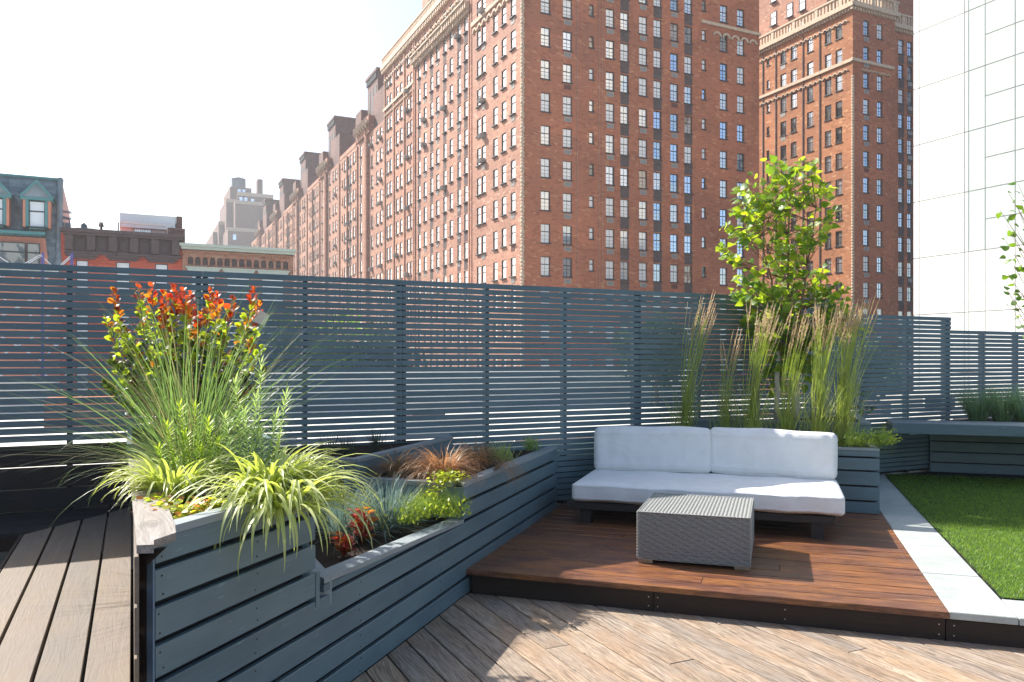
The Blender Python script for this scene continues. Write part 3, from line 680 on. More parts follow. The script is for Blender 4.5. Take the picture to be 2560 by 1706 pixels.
for k in range(14):
    cx = hx(476+k*(713-476)/13); n_ = MB(); 
    pts = [(cx-.17, 0)]+[(cx-.17*math.cos(math.pi*j/6), .36+.17*math.sin(math.pi*j/6)) for j in range(7)]+[(cx+.17, 0)]
    outer = [(cx-.24, 0)]+[(cx-.24*math.cos(math.pi*j/6), .36+.24*math.sin(math.pi*j/6)) for j in range(7)]+[(cx+.24, 0)]
    zz_ = zm-1.27
    for j in range(len(pts)-1):
        n_.face([(outer[j][0], -.07, zz_+outer[j][1]), (outer[j+1][0], -.07, zz_+outer[j+1][1]), (pts[j+1][0], -.07, zz_+pts[j+1][1]), (pts[j][0], -.07, zz_+pts[j][1])][::-1])
        n_.face([(pts[j][0], -.07, zz_+pts[j][1]), (pts[j+1][0], -.07, zz_+pts[j+1][1]), (pts[j+1][0], -.004, zz_+pts[j+1][1]), (pts[j][0], -.004, zz_+pts[j][1])])
        n_.face([(outer[j][0], -.07, zz_+outer[j][1]), (outer[j][0], -.0, zz_+outer[j][1]), (outer[j+1][0], 0, zz_+outer[j+1][1]), (outer[j+1][0], -.07, zz_+outer[j+1][1])])
    n_.face([(p[0], -.006, zz_+p[1]) for p in pts], 1)
    put('niche', n_.mesh('niche', [M['brickM'], M['dkbrick']]), mHb, mb)
for a, c, zl_, zh_ in hol:
    m_ = mHb @ Matrix.Translation(((a+c)/2, .15, zl_)); wo = put('window', window_mesh(c-a, zh_-zl_, (1, 1)), m_, mb); put('pane', pane_mesh(c-a, zh_-zl_, 0, PANES), m_, wo)
    lt = MB(); lt.face([(a-.3, -.2, zh_+.28), (a-.15, -.2, zh_+.02), (c+.15, -.2, zh_+.02), (c+.3, -.2, zh_+.28)]); lt.face([(a-.3, -.2, zh_+.28), (c+.3, -.2, zh_+.28), (c+.3, 0, zh_+.28), (a-.3, 0, zh_+.28)])
    lt.box(a-.36, c+.36, -.24, -.003, zh_+.281, zh_+.36); put('lintel', lt.mesh('lintel', M['mint']), mHb, mb)
# slate mansard house
mg = empty('mansard_house', mH, label='blue grey mansard house with slate shingles and teal dormers, at the far left', cat='building')
g0, g1 = hx(-190), hx(143); zt_ = hz(60, 434); zb_ = hz(60, 672)
put('wall', MB().box(g0, g1+.12, .6, 12, GZ, zb_-.05).mesh('wall', M['salmon']), mH, mg)
lean = 1.15
body = MB(); body.prism([(g0, 0), (g1, 0), (g1, 12), (g0, 12)], zb_, zt_)
body = MB()
body.quad((g0, -.0, zb_), (g1, -.0, zb_), (g1, lean, zt_), (g0, lean, zt_)); body.quad((g0, lean, zt_), (g1, lean, zt_), (g1, 8.5, hz(180, 540)+.7), (g0, 8.5, hz(180, 540)+.7))
put('roof', body.mesh('roof', M['slate']), mH, mg)
sh = MB(); rowh = .24; n_r = int((zt_-zb_)/rowh)
for r in range(n_r):
    z_ = zb_+r*rowh; y_ = lean*(z_-zb_)/(zt_-zb_); x = g0-random.random()*.4; 
    while x < g1-.05:
        w_ = random.uniform(.34, .5); xe = min(x+w_-.02, g1); dz = random.uniform(-.012, .012); th = random.uniform(.03, .055)
        y2 = lean*(z_+rowh-zb_)/(zt_-zb_)
        k_ = 0 if random.random() < .6 else 1
        sh.face([(x, y_-th, z_+dz), (xe, y_-th, z_+dz), (xe, y2-.012, z_+rowh+.02), (x, y2-.012, z_+rowh+.02)], k_); sh.face([(x, y_-th, z_+dz), (x, y_, z_+dz), (xe, y_, z_+dz), (xe, y_-th, z_+dz)], k_)
        x += w_
put('shingles', sh.mesh('shingles', [M['slate'], M['slate2']]), mH, mg, kind='stuff')
put('side_wall', (lambda b: (b.face([(g1+.18, -.02, zb_-.1), (g1+.18, 8.6, zb_-.1), (g1+.18, 8.6, hz(180, 540)+.8), (g1+.18, 7.6, hz(176, 505)+.6), (g1+.18, lean, zt_-.05)]), b)[-1])(MB()).mesh('side_wall', M['stucco']), mH, mg)
ed = MB()
for a_, b_ in (((g1+.09, -.12, zb_-.1), (g1+.09, lean-.1, zt_)), ): ed.tube([a_, b_], .17, 8)
ed.tube([(g1+.09, lean-.1, zt_), (g1+.09, lean+.4, zt_+.05)], .17, 8); put('corner_trim', ed.mesh('corner_trim', M['slate2']), mH, mg)
put('ridge_trim', MB().box(g0, g1, lean-.12, lean+.1, zt_-.04, zt_+.1).mesh('ridge_trim', M['teal']), mH, mg)
for p in (93, -12):
    cx = hx(p); zl_ = hz(93, 570); zh_ = hz(93, 505)
    dm = empty('dormer', mH @ Matrix.Translation((cx, 0, 0))); dm.parent = mg; dm.matrix_basis = Matrix.Translation((cx, 0, 0)); WM[dm.name] = mH @ Matrix.Translation((cx, 0, 0))
    md = WM[dm.name]
    put('cheek', MB().box(-.72, -.58, -.25, 1.2, zl_, zh_+.05).box(.58, .72, -.25, 1.2, zl_, zh_+.05).mesh('cheek', M['salmon']), md, dm)
    put('trim', MB().box(-.579, -.42, -.3, .9, zl_, zh_+.05).box(.42, .579, -.3, .9, zl_, zh_+.05).box(-.85, .85, -.36, .9, zh_+.051, zh_+.22).box(-.419, .419, -.3, .9, zl_-.12, zl_+.02).mesh('trim', M['teal']), md, dm)
    gb = MB(); zg = zh_+.221
    gb.prism([(-.85, 0), (.85, 0), (0, .95)], -.3, .9); gb.v = [(x, z, zg+y) for x, y, z in gb.v]; put('gable', gb.mesh('gable', M['slate2']), md, dm)
    gt = MB()
    for sgn in (-1, 1):
        gt.face([(sgn*.95, -.37, zg-.02), (0, -.37, zg+1.08), (0, -.37, zg+.86), (sgn*.72, -.37, zg+.02)]); gt.face([(sgn*.95, -.37, zg-.02), (0, -.37, zg+1.08), (0, .9, zg+1.08), (sgn*.95, .9, zg-.02)])
    put('rake', gt.mesh('rake', M['teal']), md, dm)
    m_ = md @ Matrix.Translation((0, -.12, zl_+.02)); put('window', window_mesh(.84, zh_-zl_, (1, 1)), m_, dm); put('pane', pane_mesh(.84, zh_-zl_, 0, PANES), m_, dm)
put('grille', grille_mesh('lite', .8), mH @ Matrix.Translation((hx(92), -.2+.35, hz(93, 583)-.05)) @ Matrix.Scale(1.0, 4), mg)
b_ = MB(); zq = hz(60, 592); b_.face([(g0, -.12, zb_-.3), (hx(125), -.12, zb_-.3), (hx(113), .18, zq), (g0, .18, zq)]); put('bay_front', b_.mesh('bay_front', M['salmon']), mH, mg)
put('bay_cornice', (lambda b: ([b.box(g0+k*.16, g0+k*.16+.08, -.22, -.02, zq+.02, zq+.12) for k in range(int((hx(114)-g0)/.16))], b.box(g0, hx(114), -.3, .3, zq+.121, zq+.3), b)[-1])(MB()).mesh('bay_cornice', M['teal']), mH, mg)
for a_, c_ in ((-60, 65), (68, 101)):
    m_ = mH @ Matrix.Translation(((hx(a_)+hx(c_))/2, -.24, zb_+.1)); wo = put('window', window_mesh(hx(c_)-hx(a_), zq-zb_-.5, (1, 1)), m_, mg); put('pane', pane_mesh(hx(c_)-hx(a_), zq-zb_-.5, 3, PANES), m_, wo)
put('sill_band', MB().box(g0, g1, -.25, .2, zb_-.3, zb_-.04).mesh('sill_band', M['mint']), mH, mg)
# scaffold in front of it
sc_ = empty('scaffold', mH, label='blue scaffold frame with white cross braces in front of the mansard house', cat='scaffold')
M['violet'] = plain('blue_scaffold_paint', (.10, .09, .32), .5); M['whitepaint'] = plain('white_brace_paint', (.7, .72, .74), .5)
for p in (5, 13, 117, 123.5, 186, 191):
    x = hx(p)*1.0; put('pole', MB().tube([(x, -3-.6*(p in (13, 123.5, 191)), GZ), (x, -3-.6*(p in (13, 123.5, 191)), hz(p, 645)-.1)], .05, 6).mesh('pole', M['violet']), mH, sc_)
zt2 = hz(60, 648)
for lv in range(7):
    for a_, c_ in ((-50, 5), (5, 117), (117, 186)):
        z_ = zt2-lv*2.2-.1; xa_, xc_ = hx(a_), hx(c_); xm = (xa_+xc_)/2
        for y_ in (-3, -3.6):
            put('brace', MB().tube([(xa_, y_, z_), (xc_, y_, z_-1.6)], .028, 5).mesh('brace', M['whitepaint']), mH, sc_)
            put('brace', MB().tube([(xc_, y_, z_), (xa_, y_, z_-1.6)], .028, 5).mesh('brace', M['whitepaint']), mH, sc_)

# ================================================================== FENCES
KF = 115.0; PITCH = KF/FP
def fp_(px): return 14.51-.00348*(px-1280)
F0 = Vector(((1393-1280)/FP*KF/fp_(1393), KF/fp_(1393), 0)); mF = frame(F0, E, N)
def fs(px): return hit(F0, E, (px-1280)/FP)
def pt_e(v): return (v-F0).dot(E)
ST = .022; GAP = .0100
def fence(root, spans, ztop, zbots, tilt=0):
    for (a, c), zb in zip(spans, zbots):
        me = MB().box(.0015, c-a-.0015, 0, ST, 0, PITCH-GAP, 0, .0015).mesh('slat', M['slat'])
        k = 0
        while ztop-(k+1)*PITCH+GAP > zb:
            z = ztop-(k+1)*PITCH+GAP
            put('slat', me, mF @ Matrix.Translation((a, random.uniform(-.0012, .0012), z)) @ Matrix.Rotation(random.uniform(-.0003, .0003), 4, 'Y'), root); k += 1
def posts(root, pxs, ztop, wdt=.040):
    for p in pxs:
        d = isinstance(p, tuple); q = p[0] if d else p
        for dx in ((-.052, .004) if d else (-.022,)):
            x = fs(q)+dx; put('post', MB().box(0, wdt, 0, .07, 0, ztop-.012-.18).mesh('post', M['post']), mF @ Matrix.Translation((x, ST+.003, .18)), root)
f1 = empty('slatted_fence', mF, label='long grey blue horizontal slat fence across the terrace, tallest stretch', cat='fence')
JN = [-700, 507, 1006, 1598, 2085]
sp_ = [(fs(a), fs(c)) for a, c in zip(JN[:-1], JN[1:])]
ZF = 2.421
fence(f1, sp_, ZF, [1.03, .2, .2, .2])
posts(f1, [174, (507,), 765, (1006,), 1221, 1416, (1598,), 1752, 1900, 2030], ZF)
for k, nm in enumerate((0, 1, 2)):      # dark boards at the foot of the left stretch
    z = .506+k*.1695
    put('board', MB().box(fs(-170), fs(420), -.03, -.002, .003, .1655, 0, .003).mesh('board', M['dark_wood']), mF @ Matrix.Translation((0, 0, z)), f1)
    for j in range(2):
        for q in (0, 1): put('screw', MB().tube([(0, -.033, 0), (0, -.029, 0)], .005, 6).mesh('screw', M['screw']), mF @ Matrix.Translation((fs(256), 0, z+.035+q*.1)), f1)
f2 = empty('slatted_fence', mF, label='lower stretch of slat fence right of the tree, one step down', cat='fence')
fence(f2, [(fs(2085)+.003, fs(2378))], ZF-3*PITCH, [.2]); posts(f2, [2160, 2274, (2374,)], ZF-3*PITCH)
f3 = empty('slatted_fence', mF, label='lowest stretch of slat fence behind the bench at the far right', cat='fence')
fence(f3, [(fs(2378)+.003, fs(2900))], ZF-6*PITCH, [.2]); posts(f3, [2464, 2548, 2640, 2740], ZF-6*PITCH)
put('parapet_wall', MB().box(fs(-400), fs(2900), .12, .42, GZ, .80).mesh('parapet_wall', M['street']), mF, kind='structure')
# backing of the low part
put('backing_sheet', MB().box(fs(520), fs(2900), .026, .03, .18, .62).mesh('backing_sheet', M['dark']), mF @ Matrix.Translation((0, .075, 0)), kind='structure')
# our own roof
rp = [Vector((-6, 0, 0)), Vector((8, 0, 0))]
put('roof_slab', MB().box(fs(-400), fs(2900), -16, .1, GZ, -.22).mesh('roof_slab', M['dark']), mF, kind='structure')

# ================================================================== DECKS
def boards(name_root, o, x, y, z0, z1, x_rng, y_rng, pitch, planes, mat, gap=.005, joints=(), off=0, bev=.003, nails=None, **kw):
    """boards running along local x; each its own object in frame (o,x,y)"""
    m = frame(o, x, y)
    root = put(name_root, (lambda b: b)(MB().box(0, .01, 0, .01, z0-.03, z0-.02)).mesh(name_root, M['dark']), m, **kw) if False else empty(name_root, m, **kw)
    j = int(math.floor((y_rng[0]-off)/pitch))
    while j*pitch+off < y_rng[1]:
        a, c = j*pitch+off+gap/2, (j+1)*pitch+off-gap/2
        js = sorted([x_rng[0], x_rng[1]] + [q for (jj, q) in joints if jj == j])
        for xa, xc in zip(js[:-1], js[1:]):
            poly = clip([(xa+.001, a), (xc-.001, a), (xc-.001, c), (xa+.001, c)], planes)
            if len(poly) >= 3:
                dz = random.uniform(-.0015, .0015)
                c0 = poly[0]
                me = MB().prism([(p[0]-c0[0], p[1]-(a+c)/2) for p in poly], z0+dz, z1+dz, 0, bev).mesh('board', mat)
                put('board', me, m @ Matrix.Translation((c0[0], (a+c)/2, 0)), root)
        j += 1
    return root, m
def half(o, x, y, p, n):
    """plane (a,b,c) keeping the side with (q-p).n <= 0, in frame coords"""
    return (n.dot(x), n.dot(y), (p-o).dot(n))
P0 = PX(2372, 1529, .18); P0.z = 0                      # front right corner of the platform
FA = Vector((-.328, 5.648, 0))                          # a point on the long planter face
root, mP = boards('platform_deck', P0, W, U, .142, .18, (-3.4, 0), (0, 7.5), .167,
    [half(P0, W, U, FA, -W), half(P0, W, U, F0, N)], M['red_wood'], .010,
    joints=[(1, -1.45), (4, -.95), (5, -1.75), (8, -2.2), (3, -2.6), (11, -1.2)], off=-.031, kind='structure')
# nails
nl = MB()
for j in range(0, 14):
    for x in (-.06, -.62, -1.18, -1.45, -1.74, -2.3, -2.86):
        for q in (.045, .125): 
            if random.random() < .8: nl.box(x-.003, x+.003, j*.167-.031+q-.003, j*.167-.031+q+.003, .179, .1815)
put('deck_screws', nl.mesh('deck_screws', M['screw']), mP, kind='stuff')
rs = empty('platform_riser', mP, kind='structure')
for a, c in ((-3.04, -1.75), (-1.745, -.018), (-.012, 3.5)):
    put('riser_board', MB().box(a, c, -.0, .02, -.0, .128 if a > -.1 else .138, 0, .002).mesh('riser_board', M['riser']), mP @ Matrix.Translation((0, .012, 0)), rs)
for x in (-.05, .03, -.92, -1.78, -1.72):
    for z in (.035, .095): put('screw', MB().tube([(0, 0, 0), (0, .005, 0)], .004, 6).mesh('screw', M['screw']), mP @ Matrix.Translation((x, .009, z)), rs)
# lower deck: boards along N
O1 = PX(1117.5, 1706, 0)
boards('lower_deck', O1, N, -E, -.04, 0, (-9, 9), (-7, 3), .1706,
    [half(O1, N, -E, FA, -W), half(O1, N, -E, P0+U*.02, U)], M['old_wood'], .010,
    joints=[(-2, 1.25), (-5, .2), (-8, -.3), (-4, 1.9), (-7, 1.0), (-10, .7), (-12, .1), (-3, -.2), (-14, -.6)], kind='structure')
put('deck_bed', MB().box(-9, 9, -9, 8, -.2, -.06).mesh('deck_bed', M['dark']), frame(O1, N, -E), kind='structure')
# left raised deck at .506
ZL = .506; OE = Vector((0, 0, 0)); mE = frame(OE, N, -E)          # x along N, y along -E
cutA = (6.176, .66); cutB = (6.936, .05)
ca = N*cutA[0]-E*cutA[1]; cb2 = N*cutB[0]-E*cutB[1]; cn = (cb2-ca).normalized(); cnn = Vector((-cn.y, cn.x, 0))
if cnn.dot(N) < 0: cnn = -cnn
boards('raised_deck', OE, N, -E, ZL-.038, ZL, (-1.5, 8), (0, .66), .165, [half(OE, N, -E, ca, cnn)], M['left_wood'], .013, kind='structure')
nf = F0.dot(N)
boards('perimeter_boards', OE, E, N, ZL-.038, ZL-.002, (-4.5, .3), (6.37, nf-.035), .165,
    [half(OE, E, N, ca+cnn*.006, -cnn)], M['dark_wood'], .006, off=nf-.035-.165*5, kind='structure')
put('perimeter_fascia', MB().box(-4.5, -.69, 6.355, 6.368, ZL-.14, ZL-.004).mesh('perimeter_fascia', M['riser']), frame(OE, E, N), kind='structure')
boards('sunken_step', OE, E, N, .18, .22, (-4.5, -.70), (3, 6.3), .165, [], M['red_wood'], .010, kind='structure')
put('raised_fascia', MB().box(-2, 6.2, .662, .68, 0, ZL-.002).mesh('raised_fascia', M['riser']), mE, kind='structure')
put('under_fill', MB().box(-2, 5.6, .04, .62, -.0, ZL-.05).mesh('under_fill', M['dark']), mE, kind='structure')
# pavers and lawn
pv = empty('paver_strip', mP, kind='structure')
js = [.0, .905, 1.80, 2.73, 3.66, 4.58, 5.5, 6.3]
for a, c in zip(js[:-1], js[1:]):
    put('paver', MB().box(.003, .357, .002, c-a-.003, .137, .182+random.uniform(-.001, .001), 0, .004).mesh('paver', M['stone']), mP @ Matrix.Translation((0, a-.012 if a == 0 else a, 0)), pv)
for k in range(5):
    put('paver', MB().box(.0025, .897, -.012, .375, .137, .181, 0, .004).mesh('paver', M['stone']), mP @ Matrix.Translation((.36+k*.9, 0, 0)), pv)
lm = NM('turf_base', .95, .2); lm.color((.03, .07, .012)); 
lawn_o = empty('lawn', mP, kind='structure')
def lawn_edge(y):                                      # slightly bowed left edge
    return .362+.012*math.sin(y*1.3)
lp = [(lawn_edge(y), y) for y in np.linspace(.39, 6.05, 14)]; poly = [(4.5, .39), (4.5, 6.05)]+lp[::-1]
b = MB(); b.face([(x, y, .186) for x, y in [lp[0], *[(4.5, .39)], (4.5, 6.05)]+lp[:0:-1]]); put('turf_base', b.mesh('turf_base', lm.mat), mP, lawn_o)
def ribbons_np(P, T, Wd, L, width, bend, segs=2):
    """vectorised little blades -> verts, faces"""
    n = len(P); vs = []; 
    for i in range(segs+1):
        t = i/segs; c = P+T*(L*t)[:, None]+bend*((t**2)*L)[:, None]; ww = (width*(1-t*.9))[:, None]
        vs += [c-Wd*ww, c+Wd*ww]
    V = np.stack(vs, 1).reshape(-1, 3); st = (np.arange(n)*(2*(segs+1)))[:, None]
    Fs = np.concatenate([st+np.array([[2*i, 2*i+1, 2*i+3, 2*i+2]]) for i in range(segs)], 0); return V, Fs
def np_mesh(name, V, Fq, mat):
    me = bpy.data.meshes.new(name); me.vertices.add(len(V)); me.vertices.foreach_set('co', V.astype(np.float32).ravel())
    me.loops.add(Fq.size); me.loops.foreach_set('vertex_index', Fq.astype(np.int32).ravel()); me.polygons.add(len(Fq))
    me.polygons.foreach_set('loop_start', np.arange(len(Fq), dtype=np.int32)*Fq.shape[1]); me.polygons.foreach_set('loop_total', np.full(len(Fq), Fq.shape[1], dtype=np.int32))
    me.update(calc_edges=True); me.materials.append(mat); return me
nb = 240000
yy = rng.uniform(.385, 6.05, nb); yy = .385+(yy-.385)**1.0; xx = .355+rng.random(nb)**.9*3.6
keep = (xx > .355+.012*np.sin(yy*1.3)+rng.normal(0, .013, nb)) & (rng.random(nb) < np.clip(1.25-yy/7, .3, 1)); xx, yy = xx[keep], yy[keep]; n = len(xx)
P = np.stack([xx, yy, np.full(n, .184)], 1); a = rng.uniform(0, 6.283, n); T = np.stack([rng.normal(0, .35, n), rng.normal(0, .35, n), np.ones(n)], 1)
Wd = np.stack([np.cos(a), np.sin(a), np.zeros(n)], 1); bend = np.stack([np.cos(a+1.5)*.5, np.sin(a+1.5)*.5, -np.full(n, .2)], 1)
V, Fq = ribbons_np(P, T, Wd, rng.uniform(.016, .034, n), rng.uniform(.0009, .0018, n), bend, 1)
M['turf'] = leafmat('turf_blade', (.17, .30, .025), (.52, .72, .04), .35, .45)
put('grass_blades', np_mesh('grass_blades', V, Fq, M['turf']), mP, lawn_o, kind='stuff')
put('lawn_bed', MB().box(-.01, 5, .03, 6.3, -.02, .135).mesh('lawn_bed', M['dark']), mP, kind='structure')
# dark deck beyond the lawn
boards('back_deck', P0, W, U, .14, .178, (.0, 6), (6.07, 8.5), .167, [half(P0, W, U, F0, N)], M['dark_wood'], .006, off=6.07, kind='structure')

# ================================================================== PLANTERS
G = [.118+.1365*k for k in range(8)]
FN = hit(FA, U, (388-1280)/FP); OF = FA+U*FN; mQ = frame(OF, U, -W)          # long face, x away from camera, y inward
def qx(px): return hit(OF, U, (px-1280)/FP)
lpn = empty('stepped_planter', mQ, label='long grey blue stepped planter with horizontal boards between the two deck levels', cat='planter')
def qboard(x0, x1, z0, z1, mat='paint', name='board', zt=None, par=None, m=None, thick=.03):
    L = x1-x0
    if zt: b = MB(); b.v = [(0,0,0),(L,0,0),(L,thick,0),(0,thick,0),(0,0,zt[0]-z0),(L,0,zt[1]-z0),(L,thick,zt[1]-z0),(0,thick,zt[0]-z0)]; b.f = [(0,3,2,1),(4,5,6,7),(0,1,5,4),(1,2,6,5),(2,3,7,6),(3,0,4,7)]; b.m = [0]*6
    else: b = MB().box(0, L, 0, thick, 0, z1-z0, 0, .003)
    return put(name, b.mesh(name, M[mat]), (m or mQ) @ Matrix.Translation((x0, random.uniform(-.0015, .0015), z0)), par or lpn)
g2 = .0120
xe0 = qx(788); x1c = qx(809); x2c = qx(1159); xfar = qx(1393)
rows = [(.002, G[0]-g2)]+[(G[k]+g2, G[k+1]-g2) for k in range(7)]
splits = {0: [0, qx(1012), xfar], 1: [0, qx(1098), xfar], 2: [0, xfar], 3: [0, qx(830), xfar]}
for r in range(4):
    s_ = splits[r]
    for a, c in zip(s_[:-1], s_[1:]): qboard(a+.001, c-.001, *rows[r])
for r in (4, 5, 6): qboard(.001, xe0, *rows[r])
qboard(.001, xe0, rows[7][0], 1.040)
TB = .03
# tier 1 rail (tapering) and its top
za, zb1 = .607, .545
qboard(x1c, x2c-.004, rows[4][0], 0, zt=(za-TB-.002, zb1-.004), name='board')
def rim(poly, z, th=.03, zt=None, mat='paint_lit_rim', par=None, m=None, name='rim'):
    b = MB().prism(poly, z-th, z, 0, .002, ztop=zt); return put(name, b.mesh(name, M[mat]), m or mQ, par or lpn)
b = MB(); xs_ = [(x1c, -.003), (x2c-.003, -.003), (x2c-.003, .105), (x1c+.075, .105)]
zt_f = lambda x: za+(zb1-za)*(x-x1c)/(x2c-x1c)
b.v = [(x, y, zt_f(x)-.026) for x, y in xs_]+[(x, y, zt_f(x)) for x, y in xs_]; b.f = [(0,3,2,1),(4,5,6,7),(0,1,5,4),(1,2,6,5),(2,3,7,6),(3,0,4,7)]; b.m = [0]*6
put('rim', b.mesh('rim', M['paint_lit_rim']), mQ, lpn)
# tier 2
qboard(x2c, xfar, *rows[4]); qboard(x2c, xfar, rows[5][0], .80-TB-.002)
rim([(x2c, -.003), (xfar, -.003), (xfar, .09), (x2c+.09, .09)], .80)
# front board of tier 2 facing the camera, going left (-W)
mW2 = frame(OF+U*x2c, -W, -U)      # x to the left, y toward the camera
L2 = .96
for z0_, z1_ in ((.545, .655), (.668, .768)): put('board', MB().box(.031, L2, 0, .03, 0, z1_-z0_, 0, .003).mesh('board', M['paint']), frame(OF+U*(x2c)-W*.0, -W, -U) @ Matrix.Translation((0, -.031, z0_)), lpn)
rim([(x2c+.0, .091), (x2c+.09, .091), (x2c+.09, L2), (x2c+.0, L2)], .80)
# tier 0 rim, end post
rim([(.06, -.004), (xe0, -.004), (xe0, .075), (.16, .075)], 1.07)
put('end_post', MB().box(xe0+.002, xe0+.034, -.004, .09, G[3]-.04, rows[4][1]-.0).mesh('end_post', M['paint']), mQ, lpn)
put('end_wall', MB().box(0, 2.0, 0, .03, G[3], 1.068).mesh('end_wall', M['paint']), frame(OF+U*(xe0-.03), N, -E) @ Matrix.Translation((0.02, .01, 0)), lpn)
put('end_wall', MB().box(0, .9, 0, .07, .46, .604).mesh('end_wall', M['paint_lit_rim']), frame(OF+U*(xe0+.045), N, E) @ Matrix.Translation((0.06, -.0, 0)), lpn)
# liner behind the long boards, a dark sheet standing in for shade in the gaps
put('gap_shade', MB().box(.03, xfar, .045, .06, .0, .52).box(.03, xe0, .045, .06, .521, 1.03).box(x2c+.03, xfar, .045, .06, .521, .76).mesh('gap_shade', M['dark']), mQ, lpn)
for r_ in range(8):
    for px_ in (402, 640, 900, 1100, 1290):
        x_ = qx(px_)
        if (r_ > 4 and x_ > xe0-.05 and not (r_ == 5 and x_ > x2c)) or (r_ == 4 and xe0 < x_ < x2c) or r_ in (5,) and xe0 < x_ < x2c: continue
        for q_ in (.028, .090):
            z_ = rows[r_][0]+q_*.95
            if z_ < 1.02: put('screw', WC.setdefault('scr', MB().tube([(0, .0, 0), (0, -.0022, 0)], .0042, 6).mesh('screw', M['post'])), mQ @ Matrix.Translation((x_+random.uniform(-.012, .012), 0, z_+random.uniform(-.006, .006))), lpn)
# near end: posts
nearL = PX(341.5, 1365, 1.07); nearL.z = 0
put('corner_post', MB().box(-.010, -.001, .001, .028, .0, 1.04).mesh('corner_post', M['blue_post']), mQ, lpn)
put('corner_post', MB().box(-.008, .03, .032, .064, .0, 1.04).mesh('corner_post', M['riser']), mQ, lpn)
# left wall of planter, wooden boards on plane e=.011
ns = nearL.dot(N)
for k in range(7):
    z0_ = 1.04-(k+1)*.1665
    put('side_board', MB().box(ns+.0, ns+3.2, -.020, -.006, .006, .1605, 0, .002).mesh('side_board', M['left_wood']), frame(E*.0, N, -E) @ Matrix.Translation((0, 0, z0_)), lpn)
put('side_core', MB().box(ns+.6, ns+3.2, -.06, -.04, 0, 1.03).mesh('side_core', M['dark']), frame(E*.011, N, -E), lpn)
# wooden cap
cp = [PX(*q, 1.07) for q in ((321, 1147), (341.5, 1365), (384.5, 1363.5), (384.5, 1352), (440, 1333), (437, 1309), (410, 1245.5), (377, 1147))]
o_ = cp[0].copy(); o_.z = 0; mc = frame(o_, N, -E); inv = mc.inverted()
loc = [inv @ q for q in cp]
put('cap_board', MB().prism([(q.x, q.y) for q in loc], 1.044, 1.072, 0, 0).mesh('cap_board', M['cap_wood']), mc, lpn)
# soils
def soil(parent, poly, z, name='soil'):
    """poly world points; bumpy surface"""
    b = MB(); c = sum((Vector(p) for p in poly), Vector())/len(poly); n0 = len(poly)
    rings = 5; vs = []
    pl = []
    for i in range(n0):
        for t in (0, .25, .5, .75): pl.append(Vector(poly[i]).lerp(Vector(poly[(i+1) % n0]), t))
    for r in range(rings+1):
        for p in pl:
            q = c.lerp(p, 1-r/rings); vs.append((q.x, q.y, z+(random.uniform(-.006, .008) if r else 0)))
    k = len(pl); fs_ = []
    for r in range(rings):
        for i in range(k): fs_.append((r*k+i, r*k+(i+1) % k, (r+1)*k+(i+1) % k, (r+1)*k+i))
    b.v = vs; b.f = fs_; b.m = [0]*len(fs_); put(name, b.mesh(name, M['soil']), None, parent)
def Q(x, y): v = mQ @ Vector((x, y, 0)); return v
endT = OF+U*xe0+N*1.9
soil(lpn, [Q(.15, .05), Q(xe0, .03), endT, cp[0]+N*.8+E*.02, cp[0]+E*.03, cp[1]+E*.03], 1.0)
soil(lpn, [Q(xe0, .03), Q(x2c, .03), Q(x2c, L2), OF+U*xe0+N*1.3], .50)
soil(lpn, [Q(x2c, .03), Q(xfar, .03), Q(xfar+.1, .5), Q(x2c+1.3, L2+.2), Q(x2c+.03, L2)], .76)
# box C
cC = PX(891.6, 1148, .937); cC.z = 0
bc = empty('upper_planter_box', frame(cC, W, U), label='raised grey planter box corner behind the yellow grass with sparse dark shoots', cat='planter')
mC = frame(cC, -W, -U)
put('board', MB().box(0, 1.2, -.03, 0, .0, .128, 0, .003).mesh('board', M['paint']), mC @ Matrix.Translation((0, 0, .777)), bc)
dF = (F0-cC).dot(N)/U.dot(N)
put('board', MB().box(.031, dF-.01, 0, .03, 0, .128, 0, .003).mesh('board', M['paint']), frame(cC, U, -W) @ Matrix.Translation((0, 0, .777)), bc)
dF2 = (F0-(cC-W*1.2)).dot(N)/U.dot(N)
mcu = frame(cC, U, -W)
put('rim', MB().prism([(0, -.003), (dF-.01, -.003), (dF-.05, .07), (.07, .07)], .908, .937, 0, .002).mesh('rim', M['paint_lit_rim']), mcu, bc)
put('rim', MB().prism([(-.003, 0), (.069, .071), (.069, 1.2), (-.003, 1.2)], .908, .937, 0, .002).mesh('rim', M['paint_lit_rim']), mcu, bc)
soil(bc, [cC+U*.02-W*.02, cC+U*(dF-.02)-W*.02, cC-W*1.2+U*(dF2-.05), cC-W*1.2+U*.02], .89)
put('back_rail', MB().box(fs(640), fs(1120), -.06, -.012, .93, .965).mesh('back_rail', M['paint_lit_rim']), mF, bc)
# tier 0b, taller box at the far left end
b0 = cp[0].copy(); b0.z = 0
tb = empty('corner_planter_box', frame(b0, E, N), label='dark grey planter box at far end of wooden cap holding the red tipped shrub', cat='planter')
dn = (F0-b0).dot(N)
put('board', MB().box(-.01, .85, .0, .03, .90, 1.16).mesh('board', M['paint']), frame(b0, E, N), tb)
put('board', MB().box(-.01, .02, .031, dn-.05, 1.045, 1.16).mesh('board', M['paint']), frame(b0, E, N), tb)
put('board', MB().box(.82, .85, .031, dn-.05, .9, 1.16).mesh('board', M['paint']), frame(b0, E, N), tb)
soil(tb, [b0+E*.02+N*.02, b0+E*.83+N*.02, b0+E*.83+N*(dn-.06), b0+E*.02+N*(dn-.06)], 1.12)

